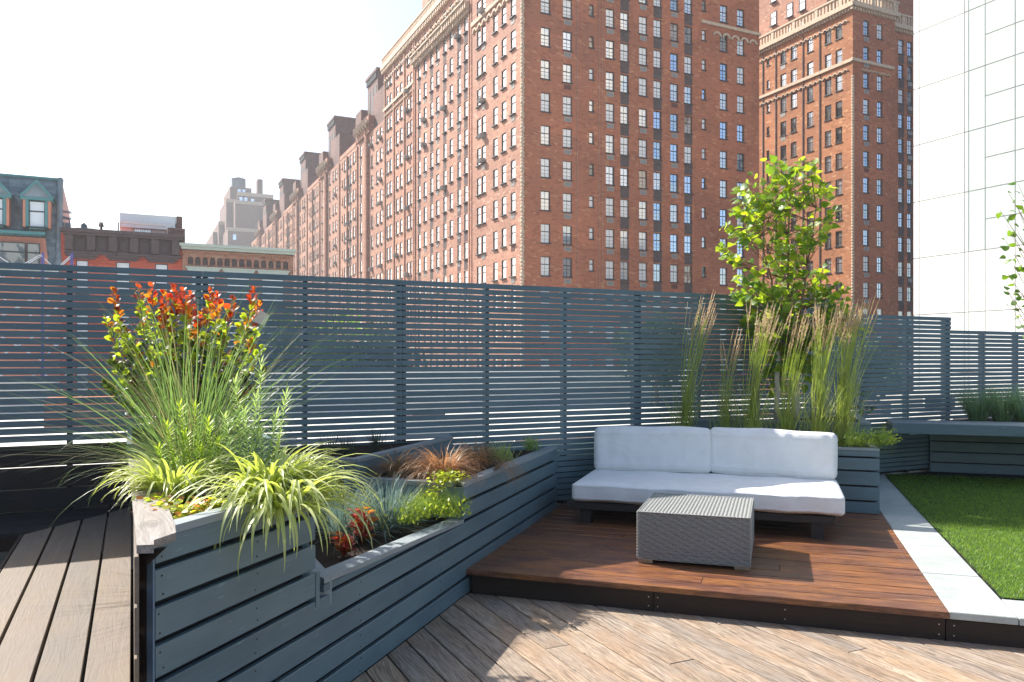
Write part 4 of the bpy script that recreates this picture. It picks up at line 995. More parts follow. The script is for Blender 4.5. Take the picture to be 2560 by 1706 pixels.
# right planter behind the sofa
CR = PX(2199, 1287, .18); CR.z = 0; mRp = frame(CR, W, U)
rp_ = empty('reed_planter', mRp, label='grey blue two tier board planter behind the white sofa holding reeds and tree', cat='planter')
dW = 2.9
rr = [(.184, .292), (.31, .437), (.455, .585), (.602, .716), (.734, .788)]
for a, c in rr:
    put('board', MB().box(0, dW, 0, .03, 0, c-a, 0, .003).mesh('board', M['paint']), frame(CR, -W, -U) @ Matrix.Translation((0, -.03, a)), rp_)
    put('board', MB().box(.032, 2.4, 0, .03, 0, c-a, 0, .003).mesh('board', M['paint']), frame(CR, U, -W) @ Matrix.Translation((0, 0, a)), rp_)
put('rim', MB().box(-dW, .0, -.003, .07, .79, .816, 0, .002).box(-.07, 0, .071, .68, .79, .816, 0, .002).mesh('rim', M['paint_lit_rim']), mRp, rp_)
put('gap_shade', MB().box(-dW, -.045, .045, .06, .18, .77).mesh('gap_shade', M['dark']), mRp, rp_)  # dark sheet, shade between the boards put into its colour
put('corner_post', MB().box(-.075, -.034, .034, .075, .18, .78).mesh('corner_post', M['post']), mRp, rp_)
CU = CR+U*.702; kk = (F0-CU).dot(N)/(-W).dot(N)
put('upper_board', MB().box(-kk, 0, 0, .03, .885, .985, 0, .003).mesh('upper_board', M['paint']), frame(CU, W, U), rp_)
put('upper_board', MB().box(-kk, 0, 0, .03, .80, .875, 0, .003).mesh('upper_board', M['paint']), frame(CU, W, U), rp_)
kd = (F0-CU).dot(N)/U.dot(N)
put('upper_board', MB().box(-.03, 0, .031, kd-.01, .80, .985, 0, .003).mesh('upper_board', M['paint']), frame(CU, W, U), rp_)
put('upper_rim', MB().prism([(-kk, -.003), (0, -.003), (0, .07), (-kk, .07)], .987, 1.013, 0, .002).prism([(-.09, .071), (0, .071), (0, kd-.01), (-.09, kd-.01)], .987, 1.013, 0, .002).mesh('upper_rim', M['paint_lit_rim']), frame(CU, W, U), rp_)
soil(rp_, [CR+U*.04-W*.04, CR-W*dW+U*.04, CR-W*dW+U*.2, CR+U*.70-W*(kk-.1), CR+U*.70-W*.04], .785)
soil(rp_, [CU+U*.02-W*.02, CU-W*(kk-.05)+U*.02, CU+U*(kd-.05)-W*.02], .965)

# bench at the far right
BL = Vector(((2231-1280)/FP*9.7, 9.7, 0)); mBn = frame(BL, W, U)
bn = empty('cantilever_bench', mBn, label='long grey blue bench top with thick front edge in front of the low right fence', cat='bench')
put('front_edge', MB().box(0, 6, 0, .045, .768, .896, 0, .004).mesh('front_edge', M['paint']), mBn, bn)
for k in range(5):
    put('top_slat', MB().box(0, 6, 0, .112, .866, .897, 0, .003).mesh('top_slat', M['paint_lit_rim']), mBn @ Matrix.Translation((.0+k*.0, .048+k*.118, 0)), bn)
put('side_edge', MB().box(0, .04, .047, .60, .768, .864).mesh('side_edge', M['paint']), mBn, bn)
FBx = F0+E*fs(2320); obw = FBx; ob = obw-N*.0; mBw = frame(ob, W, U)
for a, c in ((.18, .30), (.315, .44), (.455, .58), (.595, .72)):
    put('wall_board', MB().box(.02, 6, 0, .03, 0, c-a, 0, .003).mesh('wall_board', M['paint']), mBw @ Matrix.Translation((0, -.03, a)), bn)
put('wall_backing', MB().box(.05, 6, .03, .05, .18, .86).mesh('wall_backing', M['dark']), mBw, bn)
ps = MB(); 
bs = [BL+W*.3+U*.66, BL+W*6+U*.66, BL+W*6+U*2.5, F0+E*fs(2420)-N*.1]
soil(bn, bs, .86)

# ================================================================== SOFA AND TABLE
LF = PX(1463, 1309, .18); LF.z = 0
mS = frame(LF, W, U)
sofa = empty('outdoor_sofa', mS, label='long low white cushioned outdoor sofa on dark wood frame standing on the platform', cat='sofa')
def cushion(L, D, Hh, r=.055, puff=.03, nx=44, ny=22, nz=10, seed=0, sag=0):
    rs = np.random.default_rng(seed); ph = rs.uniform(0, 6.28, 12)
    bm = MB(); idx = {}
    def P(i, j, k):
        key = (i, j, k)
        if key in idx: return idx[key]
        u, v, w_ = [math.copysign(abs(q)**.75, q) for q in (i/nx*2-1, j/ny*2-1, k/nz*2-1)]
        def ease(t, n): return t
        x, y, z = u*L/2, v*D/2, w_*Hh/2
        cx = max(-L/2+r, min(L/2-r, x)); cy = max(-D/2+r, min(D/2-r, y)); cz = max(-Hh/2+r, min(Hh/2-r, z))
        d = Vector((x-cx, y-cy, z-cz)); 
        if d.length > 1e-6: 
            dn_ = d.normalized(); x, y, z = cx+dn_.x*r, cy+dn_.y*r, cz+dn_.z*r
        e = (1-u*u)**.5 if abs(u) < 1 else 0; f = (1-v*v)**.5 if abs(v) < 1 else 0; g = (1-w_*w_)**.5 if abs(w_) < 1 else 0
        z += w_*puff*e*f*(1+.15*math.sin(3*x+ph[0])); y += v*puff*.7*e*g; x += u*puff*.6*f*g
        z += .004*math.sin(11*x+ph[1]+4*y)*abs(w_)+.003*math.sin(23*x+ph[2])*g*abs(v)
        y += .004*math.sin(17*x+ph[3]+9*z)*abs(v)+.002*math.sin(41*x+ph[4])*abs(v)
        if abs(abs(k/nz*2-1)-.667) < .09: x += .0045*u*g; y += .006*(v/abs(v) if abs(v) > .99 else 0)
        y += .0022*math.sin(57*x+ph[5])*(abs(v) > .8)*max(0, abs(w_)-.3)
        if sag: z -= sag*e*max(0, w_)
        idx[key] = len(bm.v); bm.v.append((x, y, z)); return idx[key]
    def sheet(fix, val, n1, n2, flip):
        for a_ in range(n1):
            for c_ in range(n2):
                q = []
                for (p, s_) in ((a_, c_), (a_+1, c_), (a_+1, c_+1), (a_, c_+1)):
                    q.append({'x': P(val, p, s_), 'y': P(p, val, s_), 'z': P(p, s_, val)}[fix])
                bm.f.append(tuple(q[::-1] if flip else q)); bm.m.append(0)
    # (uses python closures so only evaluate the needed index)
    def face(fix, val, n1, n2, flip):
        for a_ in range(n1):
            for c_ in range(n2):
                q = []
                for (p, s_) in ((a_, c_), (a_+1, c_), (a_+1, c_+1), (a_, c_+1)):
                    q.append(P(val, p, s_) if fix == 'x' else P(p, val, s_) if fix == 'y' else P(p, s_, val))
                bm.f.append(tuple(q[::-1] if flip else q)); bm.m.append(0)
    face('x', 0, ny, nz, True); face('x', nx, ny, nz, False); face('y', 0, nx, nz, False); face('y', ny, nx, nz, True)
    face('z', 0, nx, ny, True); face('z', nz, nx, ny, False)
    # seams
    sm = MB()
    for wz in (-.62, .62):
        pts = []
        for t in range(97):
            a_ = 2*math.pi*t/96; cx, sy = math.cos(a_), math.sin(a_)
            e_ = .12; sx = math.copysign(abs(cx)**e_, cx); sy2 = math.copysign(abs(sy)**e_, sy)
            rr_ = 1.0
            x, y = sx*(L/2-.000), sy2*(D/2-.000)
            xx_ = abs(x)/(L/2); yy_ = abs(y)/(D/2)
            bul = 0.0
            u_, v_ = sx, sy2; g = (1-wz*wz)**.5
            x += u_*puff*.6*((1-min(1, v_*v_))**.5)*g; y += v_*puff*.7*((1-min(1, u_*u_))**.5)*g
            pts.append((x*.9985, y*.997, wz*Hh/2))
        sm.tube(pts, .0035, 5, 0, False)
    return bm, sm
def place_cushion(nm, L, D, Hh, m, seed, **kw):
    bm, sm = cushion(L, D, Hh, seed=seed, **kw); o = put(nm, bm.mesh(nm, M['fabric'], True), m, sofa)
    return o
SL = 2.30
place_cushion('seat_cushion', SL, 1.04, .165, mS @ Matrix.Translation((-.113+SL/2, -.06+.52, .474)), 1, puff=.016, nx=72, ny=28, nz=12, r=.035)
for k, xc in enumerate((-.113+.58+.01, -.113+1.725)):
    mm = mS @ Matrix.Translation((xc+(.0), .90+.02*k, .775)) @ Matrix.Rotation(R(-8), 4, 'X') @ Matrix.Rotation(R((-1.0, 1.2)[k]), 4, 'Y')
    place_cushion('back_cushion', 1.145, .17, .425, mm, 5+k, puff=.022, nx=56, ny=12, nz=26, r=.036)
# frame
put('front_rail', MB().box(-.17, 2.105, -.035, .03, .315, .378, 0, .004).mesh('front_rail', M['sofa_frame']), mS, sofa)
put('rear_rail', MB().box(-.17, 2.105, .93, .98, .315, .378, 0, .004).mesh('rear_rail', M['sofa_frame']), mS, sofa)
for k in range(7): put('seat_slat', MB().box(-.16+.33*k, -.06+.33*k+.2, .032, .928, .345, .37).mesh('seat_slat', M['sofa_frame']), mS, sofa)
for k, x in enumerate((-.05, 1.93)):
    for y in (0.0, .86):
        put('leg', MB().box(x, x+.1, y, y+.1, .181, .314, 0, .003).mesh('leg', M['sofa_frame']), mS, sofa)
    put('leg_beam', MB().box(x+.02, x+.08, .101, .859, .25, .314).mesh('leg_beam', M['sofa_frame']), mS, sofa)
put('back_rest', MB().box(-.10, 2.08, 1.0, 1.03, .38, .80, 0, .003).mesh('back_rest', M['sofa_frame']), mS, sofa)
# wicker table
TL = PX(1594, 1407, .18); TL.z = 0; mTb = frame(TL, W, U)
tb_ = empty('wicker_coffee_table', mTb, label='square grey woven wicker coffee table with wooden feet in front of the sofa', cat='table')
TW, TD, TZ0, TZ1 = .795, .84, .215, .560
put('core', MB().box(.012, TW-.012, .012, TD-.012, TZ0+.005, TZ1-.012).mesh('core', M['wicker_core']), mTb, tb_)
def weave(length, h0, h1, mapf, rowsn, stak, amp=.006):
    b = MB(); segs = stak*2*3; rh = (h1-h0)/rowsn
    for r in range(rowsn):
        z0_ = h0+r*rh; ph = math.pi*(r % 2); wob = random.uniform(-.0006, .0006); n0 = len(b.v)
        for i in range(segs+1):
            x = length*i/segs; o = amp*(.5+.5*math.sin(math.pi*i/3+ph))
            wig = .0012*math.sin(i*.37+r*1.3)
            for dz, do in ((.06*rh, -.0025), (.5*rh, .0015), (.94*rh, -.0025)): b.v.append(mapf(x, o+do, z0_+dz+wob+wig))
        for i in range(segs):
            for j in range(2):
                a_ = n0+i*3+j; b.f.append((a_, a_+3, a_+4, a_+1)); b.m.append(0)
    return b
for nm_, L_, fn in (('front', TW, lambda x, o, z: (x, .009-o-.004, z)), ('right', TD, lambda x, o, z: (TW-.009+o+.004, x, z)), ('left', TD, lambda x, o, z: (.009-o-.004, TD-x, z)), ('back', TW, lambda x, o, z: (TW-x, TD-.009+o+.004, z))):
    put('woven_side', weave(L_, TZ0-.008, TZ1-.004, fn, 42, 26).mesh('woven_side', M['wicker'], True), mTb, tb_, kind='stuff')
tp = MB(); nrd = 30
rows_ = 60
for r in range(rows_):                                    # top: strands over rounded ridges
    y0_ = TD*r/rows_; n0 = len(tp.v); sg = nrd*6
    for i in range(sg+1):
        x = TW*i/sg; zz_ = .0048*abs(math.sin(math.pi*i/6)) + .002*math.sin(math.pi*(i/6+r))
        for dy, dz in ((.04, -.002), (.5, .0012), (.96, -.002)): tp.v.append((x, y0_+dy*TD/rows_, TZ1-.008+zz_+dz))
    for i in range(sg):
        for j in range(2): a_ = n0+i*3+j; tp.f.append((a_, a_+3, a_+4, a_+1)); tp.m.append(0)
put('woven_top', tp.mesh('woven_top', M['wicker'], True), mTb, tb_, kind='stuff')
bd_ = MB()
for pts in ([(0, 0, TZ1-.006), (TW, 0, TZ1-.006), (TW, TD, TZ1-.006), (0, TD, TZ1-.006), (0, 0, TZ1-.006)],):
    for a_, c_ in zip(pts[:-1], pts[1:]):
        a_, c_ = Vector(a_), Vector(c_); n_ = int((c_-a_).length/.012)
        for i in range(n_): 
            p = a_.lerp(c_, i/n_); q = a_.lerp(c_, (i+1.3)/n_); bd_.tube([p+Vector((0, 0, .004*(i % 2))), q+Vector((0, 0, .004*((i+1) % 2)))], .0055, 5)
for x, y in ((0, 0), (TW, 0), (TW, TD), (0, TD)):
    for i in range(30): z = TZ0+i*.0113; bd_.tube([(x-.002*(i % 2), y, z), (x+.002*((i+1) % 2), y, z+.013)], .0065, 5)
put('braided_edge', bd_.mesh('braided_edge', M['wicker'], True), mTb, tb_, kind='stuff')
for x, y in ((.0, .0), (TW-.11, .0), (0, TD-.11), (TW-.11, TD-.11)):
    put('foot', MB().box(x+.003, x+.107, y+.003, y+.107, .181, .214, 0, .003).mesh('foot', M['foot']), mTb, tb_)
# ================================================================== PLANTS
def L_(name, c, t=None, tf=.5, **k): M[name] = leafmat(name, c, t, tf, **k)
L_('leaf_tree', (.16, .26, .022), (.56, .72, .03), .55); L_('leaf_tree2', (.075, .18, .03), (.30, .50, .03), .42)
L_('leaf_red', (.33, .045, .02), (.85, .10, .02), .5); L_('leaf_orange', (.40, .13, .02), (.90, .30, .02), .5)
L_('leaf_lime', (.22, .30, .03), (.55, .70, .03), .5); L_('leaf_dark', (.045, .075, .02), (.10, .16, .02), .35); L_('leaf_plum', (.10, .025, .022), (.30, .04, .03), .35)
L_('blade_green', (.12, .20, .065), (.26, .42, .10), .4); L_('blade_straw', (.36, .32, .16), (.5, .45, .18), .3)
L_('needle_lime', (.30, .42, .06), (.62, .80, .06), .5); L_('needle_green', (.32, .44, .17), (.55, .72, .20), .45)
L_('fescue', (.20, .30, .28), (.24, .36, .30), .3); L_('carex_sunlit', (.48, .27, .15), (.66, .34, .15), .35); L_('carex_shaded', (.22, .15, .08), (.34, .20, .09), .35)  # sedge in a lit and a shaded copy of one brown
L_('juniper', (.42, .52, .06), (.66, .78, .07), .35); L_('juniper2', (.20, .32, .05), (.36, .50, .05), .3)
L_('reed', (.36, .44, .13), (.72, .82, .18), .5); L_('plume', (.78, .58, .42), (.9, .66, .46), .4); L_('feather', (.22, .36, .20), (.30, .46, .20), .4)
L_('creep', (.42, .46, .04), (.75, .80, .05), .45); L_('creep_or', (.48, .20, .06), (.8, .32, .08), .4); L_('shoot', (.045, .07, .045), (.08, .12, .07), .3)
M['bark_tan'] = plain('tan_bark', (.24, .15, .09), .8, .3, 20); M['bark_pale'] = plain('pale_birch_bark', (.58, .50, .42), .7, .2, 25)
M['tie'] = plain('green_tree_tie', (.02, .16, .14), .6); M['tagpaper'] = plain('tag_paper', (.62, .56, .46), .7)
M['verbena'] = plain('verbena_flower', (.22, .13, .36), .8)
# variegated blade: stripes across the width
vm = NM('variegated_blade', .4, .5); sx = vm.n('ShaderNodeSeparateXYZ'); vm.l(vm.co.outputs['UV'], sx.inputs[0])
stp = [(0, (.24, .32, .05)), (.10, (.80, .80, .44)), (.34, (.42, .48, .09)), (.45, (.84, .84, .54)), (.74, (.40, .47, .08)), (.84, (.80, .80, .44)), (1, (.28, .36, .06))]
colr = vm.ramp(sx.outputs[0], stp); vm.color(colr)
tr = vm.n('ShaderNodeBsdfTranslucent'); vm.l(vm.mix(1, colr, (1.05, 1.15, .38), 'MULTIPLY'), tr.inputs[0]); mxs = vm.n('ShaderNodeMixShader'); mxs.inputs[0].default_value = .42
vm.l(vm.b.outputs[0], mxs.inputs[1]); vm.l(tr.outputs[0], mxs.inputs[2]); vm.l(mxs.outputs[0], vm.t.nodes['Material Output'].inputs[0]); M['varieg'] = vm.mat

def blade_path(p, az, el, L, droop, n=7, curl=0):
    """points of an arching blade; el = start elevation, droop = how far it bends over (radians)"""
    pts = [Vector(p)]; e = el; a = az
    for i in range(n):
        t = (i+.5)/n; ee = el-droop*t**1.5; aa = az+curl*t
        pts.append(pts[-1]+Vector((math.cos(aa)*math.cos(ee), math.sin(aa)*math.cos(ee), math.sin(ee)))*(L/n))
    return pts
def add_blade(b, pts, width, az, twist=0, mi=0, taper=.15, fold=.0):
    n0 = len(b.v); n = len(pts)-1; side = Vector((-math.sin(az+twist), math.cos(az+twist), 0)); cols = 3 if fold else 2
    for i, q in enumerate(pts):
        t = i/n; w_ = width*.5*(min(1, taper+t*5)*(1-max(0, (t-.35)/.65)**1.6)+.04)
        if fold:
            for k, u in ((-1, 0), (0, .5), (1, 1)): v = q+side*(w_*k)+Vector((0, 0, fold*w_*abs(k))); b.v.append(tuple(v)); b.uv.append((u, t))
        else:
            for k, u in ((-1, 0), (1, 1)): v = q+side*(w_*k); b.v.append(tuple(v)); b.uv.append((u, t))
    for i in range(n):
        for j in range(cols-1):
            a_ = n0+i*cols+j; b.f.append((a_, a_+1, a_+1+cols, a_+cols)); b.m.append(mi)
def clump(name, label, cat, base, n, L, el, droop, width, mats, weights=None, spread=.08, az=(0, 6.283), parts=0, fold=0, group=None, seg=7, elbias=1.0, partname='blade', flat=None, smooth=True):
    t = empty(name, Matrix.Translation(base), label=label, cat=cat, group=group); b = MB(); made = 0
    ms = [M[m] for m in mats]; order = list(range(n))
    for i in order:
        a_ = random.uniform(*az); r = spread*random.random()**.6; ap = a_+random.gauss(0, .5)
        p = Vector((math.cos(ap)*r, math.sin(ap)*r, random.uniform(-.01, .0)))
        e_ = el[0]+(el[1]-el[0])*random.random()**elbias; l_ = random.uniform(*L)
        pts = blade_path(p, a_, e_, l_, random.uniform(*droop), seg, random.gauss(0, .25))
        mi = random.choices(range(len(ms)), weights)[0]; wd = random.uniform(*width)
        if i < parts:
            bb = MB(); add_blade(bb, pts, wd, a_, random.gauss(0, .4), 0, fold=fold); put(partname, bb.mesh(partname, ms[mi], smooth), Matrix.Translation(base), t)
        else: add_blade(b, pts, wd, a_, random.gauss(0, .5), mi, fold=fold)
    if b.f: put('blades', b.mesh('blades', ms, smooth), Matrix.Translation(base), t, kind='stuff')
    return t
def leaf_mesh(key, mat, L=1.0, wd=.8, shape='heart', cup=.12):
    k = ('leaf', key, mat)
    if k in WC: return WC[k]
    b = MB(); n = 7; mid = []; lf = []; rt = []
    for i in range(n+1):
        t = i/n
        if shape == 'heart': w_ = math.sin(math.pi*min(1, t**.62))*.5*wd*(1-.15*t)
        elif shape == 'obov': w_ = math.sin(math.pi*t**1.25)**.8*.5*wd
        else: w_ = math.sin(math.pi*t)*.5*wd
        w_ = max(w_, .004); z = -cup*2*(t-.5)**2+.0
        mid.append((t*L, 0, z)); lf.append((t*L, w_*L, z+cup*.7*w_*L*2)); rt.append((t*L, -w_*L, z+cup*.7*w_*L*2))
    for i in range(n+1): b.v += [rt[i], mid[i], lf[i]]
    for i in range(n):
        for j in range(2): a_ = i*3+j; b.f.append((a_, a_+3, a_+4, a_+1)); b.m.append(0)
    b.tube([(-.25*L, 0, .05), (0, 0, -cup*.5)], .012, 3)
    WC[k] = b.mesh('leaf', M[mat], True); return WC[k]
def leaf_xf(p, d, up, s):
    d = d.normalized(); x = d; y = up.cross(x)
    if y.length < .05: y = Vector((1, 0, 0)).cross(x)
    y.normalize(); z = x.cross(y); m = Matrix.Identity(4)
    for i in range(3): m[i][0] = x[i]*s; m[i][1] = y[i]*s; m[i][2] = z[i]*s; m[i][3] = p[i]
    return m
def leaves(t, lst, cap=300):
    """lst of (matrix, mesh): biggest in the picture become parts, the rest one mesh"""
    lst = sorted(lst, key=lambda q: (q[0].translation-Vector((0, 0, H))).length/ q[0].to_scale()[0])
    for m_, me in lst[:cap]: put('leaf', me, m_, t)
    rest = lst[cap:]
    if rest:
        V, Fq, mi, mats = [], [], [], []; off = 0; inv = WM[t.name].inverted()
        for m_, me in rest:
            mm = inv @ m_; k = me.materials[0]
            if k not in mats: mats.append(k)
            V += [mm @ v.co for v in me.vertices]; 
            for p in me.polygons: Fq.append(tuple(off+i for i in p.vertices)); mi.append(mats.index(k))
            off += len(me.vertices)
        me = bpy.data.meshes.new('foliage'); me.from_pydata([tuple(v) for v in V], [], Fq)
        for k in mats: me.materials.append(k)
        me.polygons.foreach_set('material_index', mi); me.polygons.foreach_set('use_smooth', [True]*len(Fq)); me.update()
        put('foliage', me, WM[t.name], t, kind='stuff')
def rdir(el=(-.3, .8)):
    a_ = random.uniform(0, 6.283); e_ = random.uniform(*el); return Vector((math.cos(a_)*math.cos(e_), math.sin(a_)*math.cos(e_), math.sin(e_)))

# --- trees
def crown_sil(y):      # photo silhouette of the crown: left, right
    ks = [(385, 1945, 2015), (430, 1850, 2040), (470, 1835, 2060), (520, 1830, 2075), (560, 1825, 2065), (620, 1808, 2052), (680, 1825, 2060), (730, 1840, 2120), (780, 1870, 2130), (830, 1875, 2110), (880, 1890, 2070), (930, 1900, 2040), (980, 1930, 2040)]
    for (ya, la, ra), (yb, lb, rb_) in zip(ks[:-1], ks[1:]):
        if ya <= y <= yb: f = (y-ya)/(yb-ya); return la+(lb-la)*f, ra+(rb_-ra)*f
    return 1900, 2060
TD_ = 8.9
tr_ = empty('multi_stem_tree', Matrix.Translation(PD(1985, 1053, TD_)), label='young three stemmed leafy green tree rising from the planter behind the sofa', cat='tree')
tops = []; stems = [((2108, 1053), (2010, 720), (1975, 480), (1985, 400)), ((2100, 1055), (2090, 880), (2040, 640), (2030, 520)), ((1945, 1050), (1945, 880), (1900, 640), (1880, 500))]
stems = [((1943, 1052, 0), (1944, 900, 0), (1925, 700, .1), (1885, 520, .15)), ((2000, 1052, 0), (1976, 880, 0), (1975, 640, .0), (1980, 400, 0)), ((1999, 1053, .06), (1987, 860, .1), (2020, 700, -.05), (2050, 520, -.1))]
stems = [((1943, 1052, 0), (1944, 870, 0), (1925, 700, .1), (1885, 520, .15)), ((1992, 1052, 0), (1976, 920, 0), (1968, 700, .0), (1978, 420, 0)), ((1996, 1052, .06), (1988, 890, .06), (2015, 700, -.05), (2040, 520, -.1))]
spts = []
for si, s_ in enumerate(stems):
    ctrl = [PD(a_, b_, TD_+c_) for a_, b_, c_ in s_]; pts = []
    for i in range(len(ctrl)-1):
        for t in np.linspace(0, 1, 6)[:-1]: pts.append(ctrl[i].lerp(ctrl[i+1], t)+Vector((random.gauss(0, .008), 0, 0)))
    pts.append(ctrl[-1]); spts.append(pts); n_ = len(pts); inv = WM[tr_.name].inverted()
    b = MB(); b.tube([inv @ p for p in pts[:7]], [.032-.0016*i for i in range(7)], 10); put('trunk', b.mesh('trunk', M['bark_pale'] if si else M['bark_pale'], True), WM[tr_.name], tr_)
    b = MB(); b.tube([inv @ p for p in pts[6:]], [.021-.0018*i for i in range(n_-6)], 8); put('branch', b.mesh('branch', M['bark_tan'], True), WM[tr_.name], tr_)
    b = MB(); q = inv @ pts[(4, 3, 4)[si]]; b.tube([q-Vector((0, 0, .014)), q+Vector((0, 0, .014))], .034, 10); put('tie', b.mesh('tie', M['tie'], True), WM[tr_.name], tr_)
lst = []; tw = MB(); inv = WM[tr_.name].inverted()
for k in range(290):
    y_ = random.uniform(388, 870) if k > 70 else random.uniform(690, 980); l_, r_ = crown_sil(y_); x_ = l_+(r_-l_)*(.5-.5*math.cos(math.pi*random.random())*(1 if random.random() < .6 else .6))
    dd = TD_+random.uniform(-.42, .42)*max(.3, 1-((x_-1960)/170)**2)**.5
    x_ = 1945+(x_-1945)*1.10; tip = PD(x_, y_, dd); st_ = random.choice(spts); 
    cand = [p for p in st_[6:] if p.z < tip.z-.05] or [st_[6]]; base_ = max(cand, key=lambda p: p.z-abs(p.z-(tip.z-.45))*1.0)
    midp = base_.lerp(tip, .5)+Vector((tip.x-base_.x, tip.y-base_.y, 0))*.12
    path = [base_, midp, tip]; tw.tube([inv @ p for p in path], [.005, .004, .002], 4)
    for j in range(random.choice((5, 6, 7, 8))):
        t = min(1, .58+.46*j/7); q = (base_.lerp(midp, t*2) if t < .5 else midp.lerp(tip, t*2-1)); sgn = 1 if j % 2 else -1
        d = (tip-base_).normalized(); sd_ = d.cross(Vector((0, 0, 1))); sd_ = sd_.normalized() if sd_.length > .1 else Vector((1, 0, 0))
        ld = (sd_*sgn*random.uniform(.5, 1)+d*random.uniform(.1, .6)+Vector((random.gauss(0, .35), random.gauss(0, .35), random.uniform(-.5, .15)))).normalized()
        q = q+ld*.02; up_ = Vector((random.gauss(-.2, .8), random.gauss(-.35, .9), random.uniform(.25, 1)))
        lst.append((leaf_xf(q, ld, up_, random.uniform(.075, .122)), leaf_mesh('t%d' % random.randint(0, 2), random.choice(('leaf_tree', 'leaf_tree', 'leaf_tree2')), 1, random.choice((.78, .86)), 'heart', .14)))
put('twigs', tw.mesh('twigs', M['bark_tan'], True), WM[tr_.name], tr_, kind='stuff'); leaves(tr_, lst)
# right edge tree
RD = 8.4; t2 = empty('multi_stem_tree', Matrix.Translation(PD(2690, 1050, RD)), label='partly seen leafy tree reaching in at the right picture edge in front of white building', cat='tree')
inv = WM[t2.name].inverted(); b = MB(); pts = [PD(2690, 1050, RD), PD(2685, 850, RD), PD(2660, 650, RD), PD(2640, 430, RD)]; b.tube([inv @ p for p in pts], [.03, .026, .018, .006], 8); put('trunk', b.mesh('trunk', M['bark_pale'], True), WM[t2.name], t2)
tw = MB(); lst = []
for (x_, y_) in ((2520, 480), (2515, 560), (2530, 590), (2520, 640), (2540, 700), (2525, 740), (2548, 530), (2500, 527), (2512, 600), (2505, 662), (2500, 700), (2530, 768), (2545, 460), (2535, 560), (2550, 500), (2540, 640), (2555, 620), (2590, 450), (2600, 520), (2620, 600), (2620, 700), (2600, 740), (2660, 420), (2700, 500), (2720, 600), (2760, 680), (2740, 450), (2580, 580), (2570, 680)):
    tip = PD(x_, y_, RD+random.uniform(-.2, .2)); bs_ = PD(2650, min(y_+160, 960), RD); mid_ = bs_.lerp(tip, .5)+Vector((-.05, 0, -.05)); tw.tube([inv @ bs_, inv @ mid_, inv @ tip], [.007, .005, .002], 4)
    for j in range(8):
        t = j/7; q = bs_.lerp(mid_, t*2) if t < .5 else mid_.lerp(tip, t*2-1); ld = ((tip-bs_).normalized()*.5+rdir((-.9, .2))*.8).normalized()
        lst.append((leaf_xf(q+ld*.02, ld, Vector((random.gauss(-.2, .8), random.gauss(-.4, .9), random.uniform(.25, 1))), random.uniform(.065, .10)), leaf_mesh('u%d' % (j % 2), 'leaf_tree2', 1, .7, 'heart', .14)))
put('twigs', tw.mesh('twigs', M['bark_tan'], True), WM[t2.name], t2, kind='stuff'); leaves(t2, lst)

# --- red tipped shrub
SDp = 5.25; sb = PD(470, 1092, SDp); sb.z = 1.12
sh_ = empty('red_tipped_shrub', Matrix.Translation(sb), label='shrub with glossy red and orange shoot tips rising above tall green grass', cat='shrub')
inv = WM[sh_.name].inverted(); lst = []; stm = MB()
tips = [(286, 732), (266, 800), (347, 722), (380, 720), (408, 735), (434, 722), (458, 730), (478, 742), (527, 727), (545, 745), (583, 752), (634, 727), (650, 760), (608, 800), (500, 790), (405, 780), (330, 850), (298, 812), (360, 800), (560, 815), (640, 830), (430, 840), (470, 830), (520, 850), (590, 880), (380, 880), (310, 930), (280, 900), (655, 870), (660, 930), (265, 960), (340, 960), (620, 940), (450, 900), (550, 920)]
for (tx_, ty_) in tips:
    tip = PD(tx_, ty_, SDp+random.uniform(-.22, .3)); b0_ = sb+Vector((random.gauss(0, .09), random.gauss(0, .09), 0))
    mid_ = b0_.lerp(tip, .55); mid_.x = tip.x*.82+b0_.x*.18; n_ = 36; path = []
    for i in range(n_+1):
        t = i/n_; path.append(b0_*(1-t)**2+mid_*(2*t*(1-t))+tip*t*t)
    stm.tube([inv @ p for p in path[::4]], [.006-.0005*i for i in range(len(path[::4]))], 4)
    red = ty_ < 800
    for i in range(10, n_+1):
        t = i/n_; d = (path[i]-path[i-1]).normalized()
        for s_ in range(random.choice((2, 3, 3)) if i > 15 else 2):
            ang = i*2.4+s_*3.1; ld = Vector((math.cos(ang), math.sin(ang), random.uniform(.5, 1.5) if t > .75 else random.uniform(.1, .8)))
            if red and t > .89: mt = random.choices(('leaf_red', 'leaf_orange', 'leaf_plum'), (5, 3, 1))[0]
            elif red and t > .80: mt = random.choices(('leaf_orange', 'leaf_plum', 'leaf_lime', 'leaf_red'), (4, 1.5, 3, 2))[0]
            elif t > .62 and ty_ < 900: mt = random.choices(('leaf_lime', 'leaf_dark', 'leaf_plum', 'leaf_orange'), (7, .6, .2, .6))[0]
            else: mt = random.choices(('leaf_dark', 'leaf_lime', 'leaf_plum'), (4, 2.4, .6))[0]
            lst.append((leaf_xf(path[i]+ld.normalized()*.008, ld, Vector((random.gauss(0, .5), random.gauss(-.25, .6), .8)), random.uniform(.042, .062)*(1 if t < .93 else .75)), leaf_mesh('s', mt, 1, .78, 'obov', .18)))
put('stems', stm.mesh('stems', M['bark_tan'], True), WM[sh_.name], sh_, kind='stuff'); leaves(sh_, lst)
tgp = PD(652, 795, 5.1); b = MB(); b.prism([(-.045, -.035), (.04, -.045), (.05, .03), (-.02, .05)], -.001, .001); put('plant_tag', b.mesh('plant_tag', M['tagpaper']), Matrix.Translation(tgp) @ Matrix.Rotation(R(75), 4, 'X') @ Matrix.Rotation(R(-15), 4, 'Z'), None, label='small creased white plant tag hanging at the right side of the red tipped shrub', cat='tag')

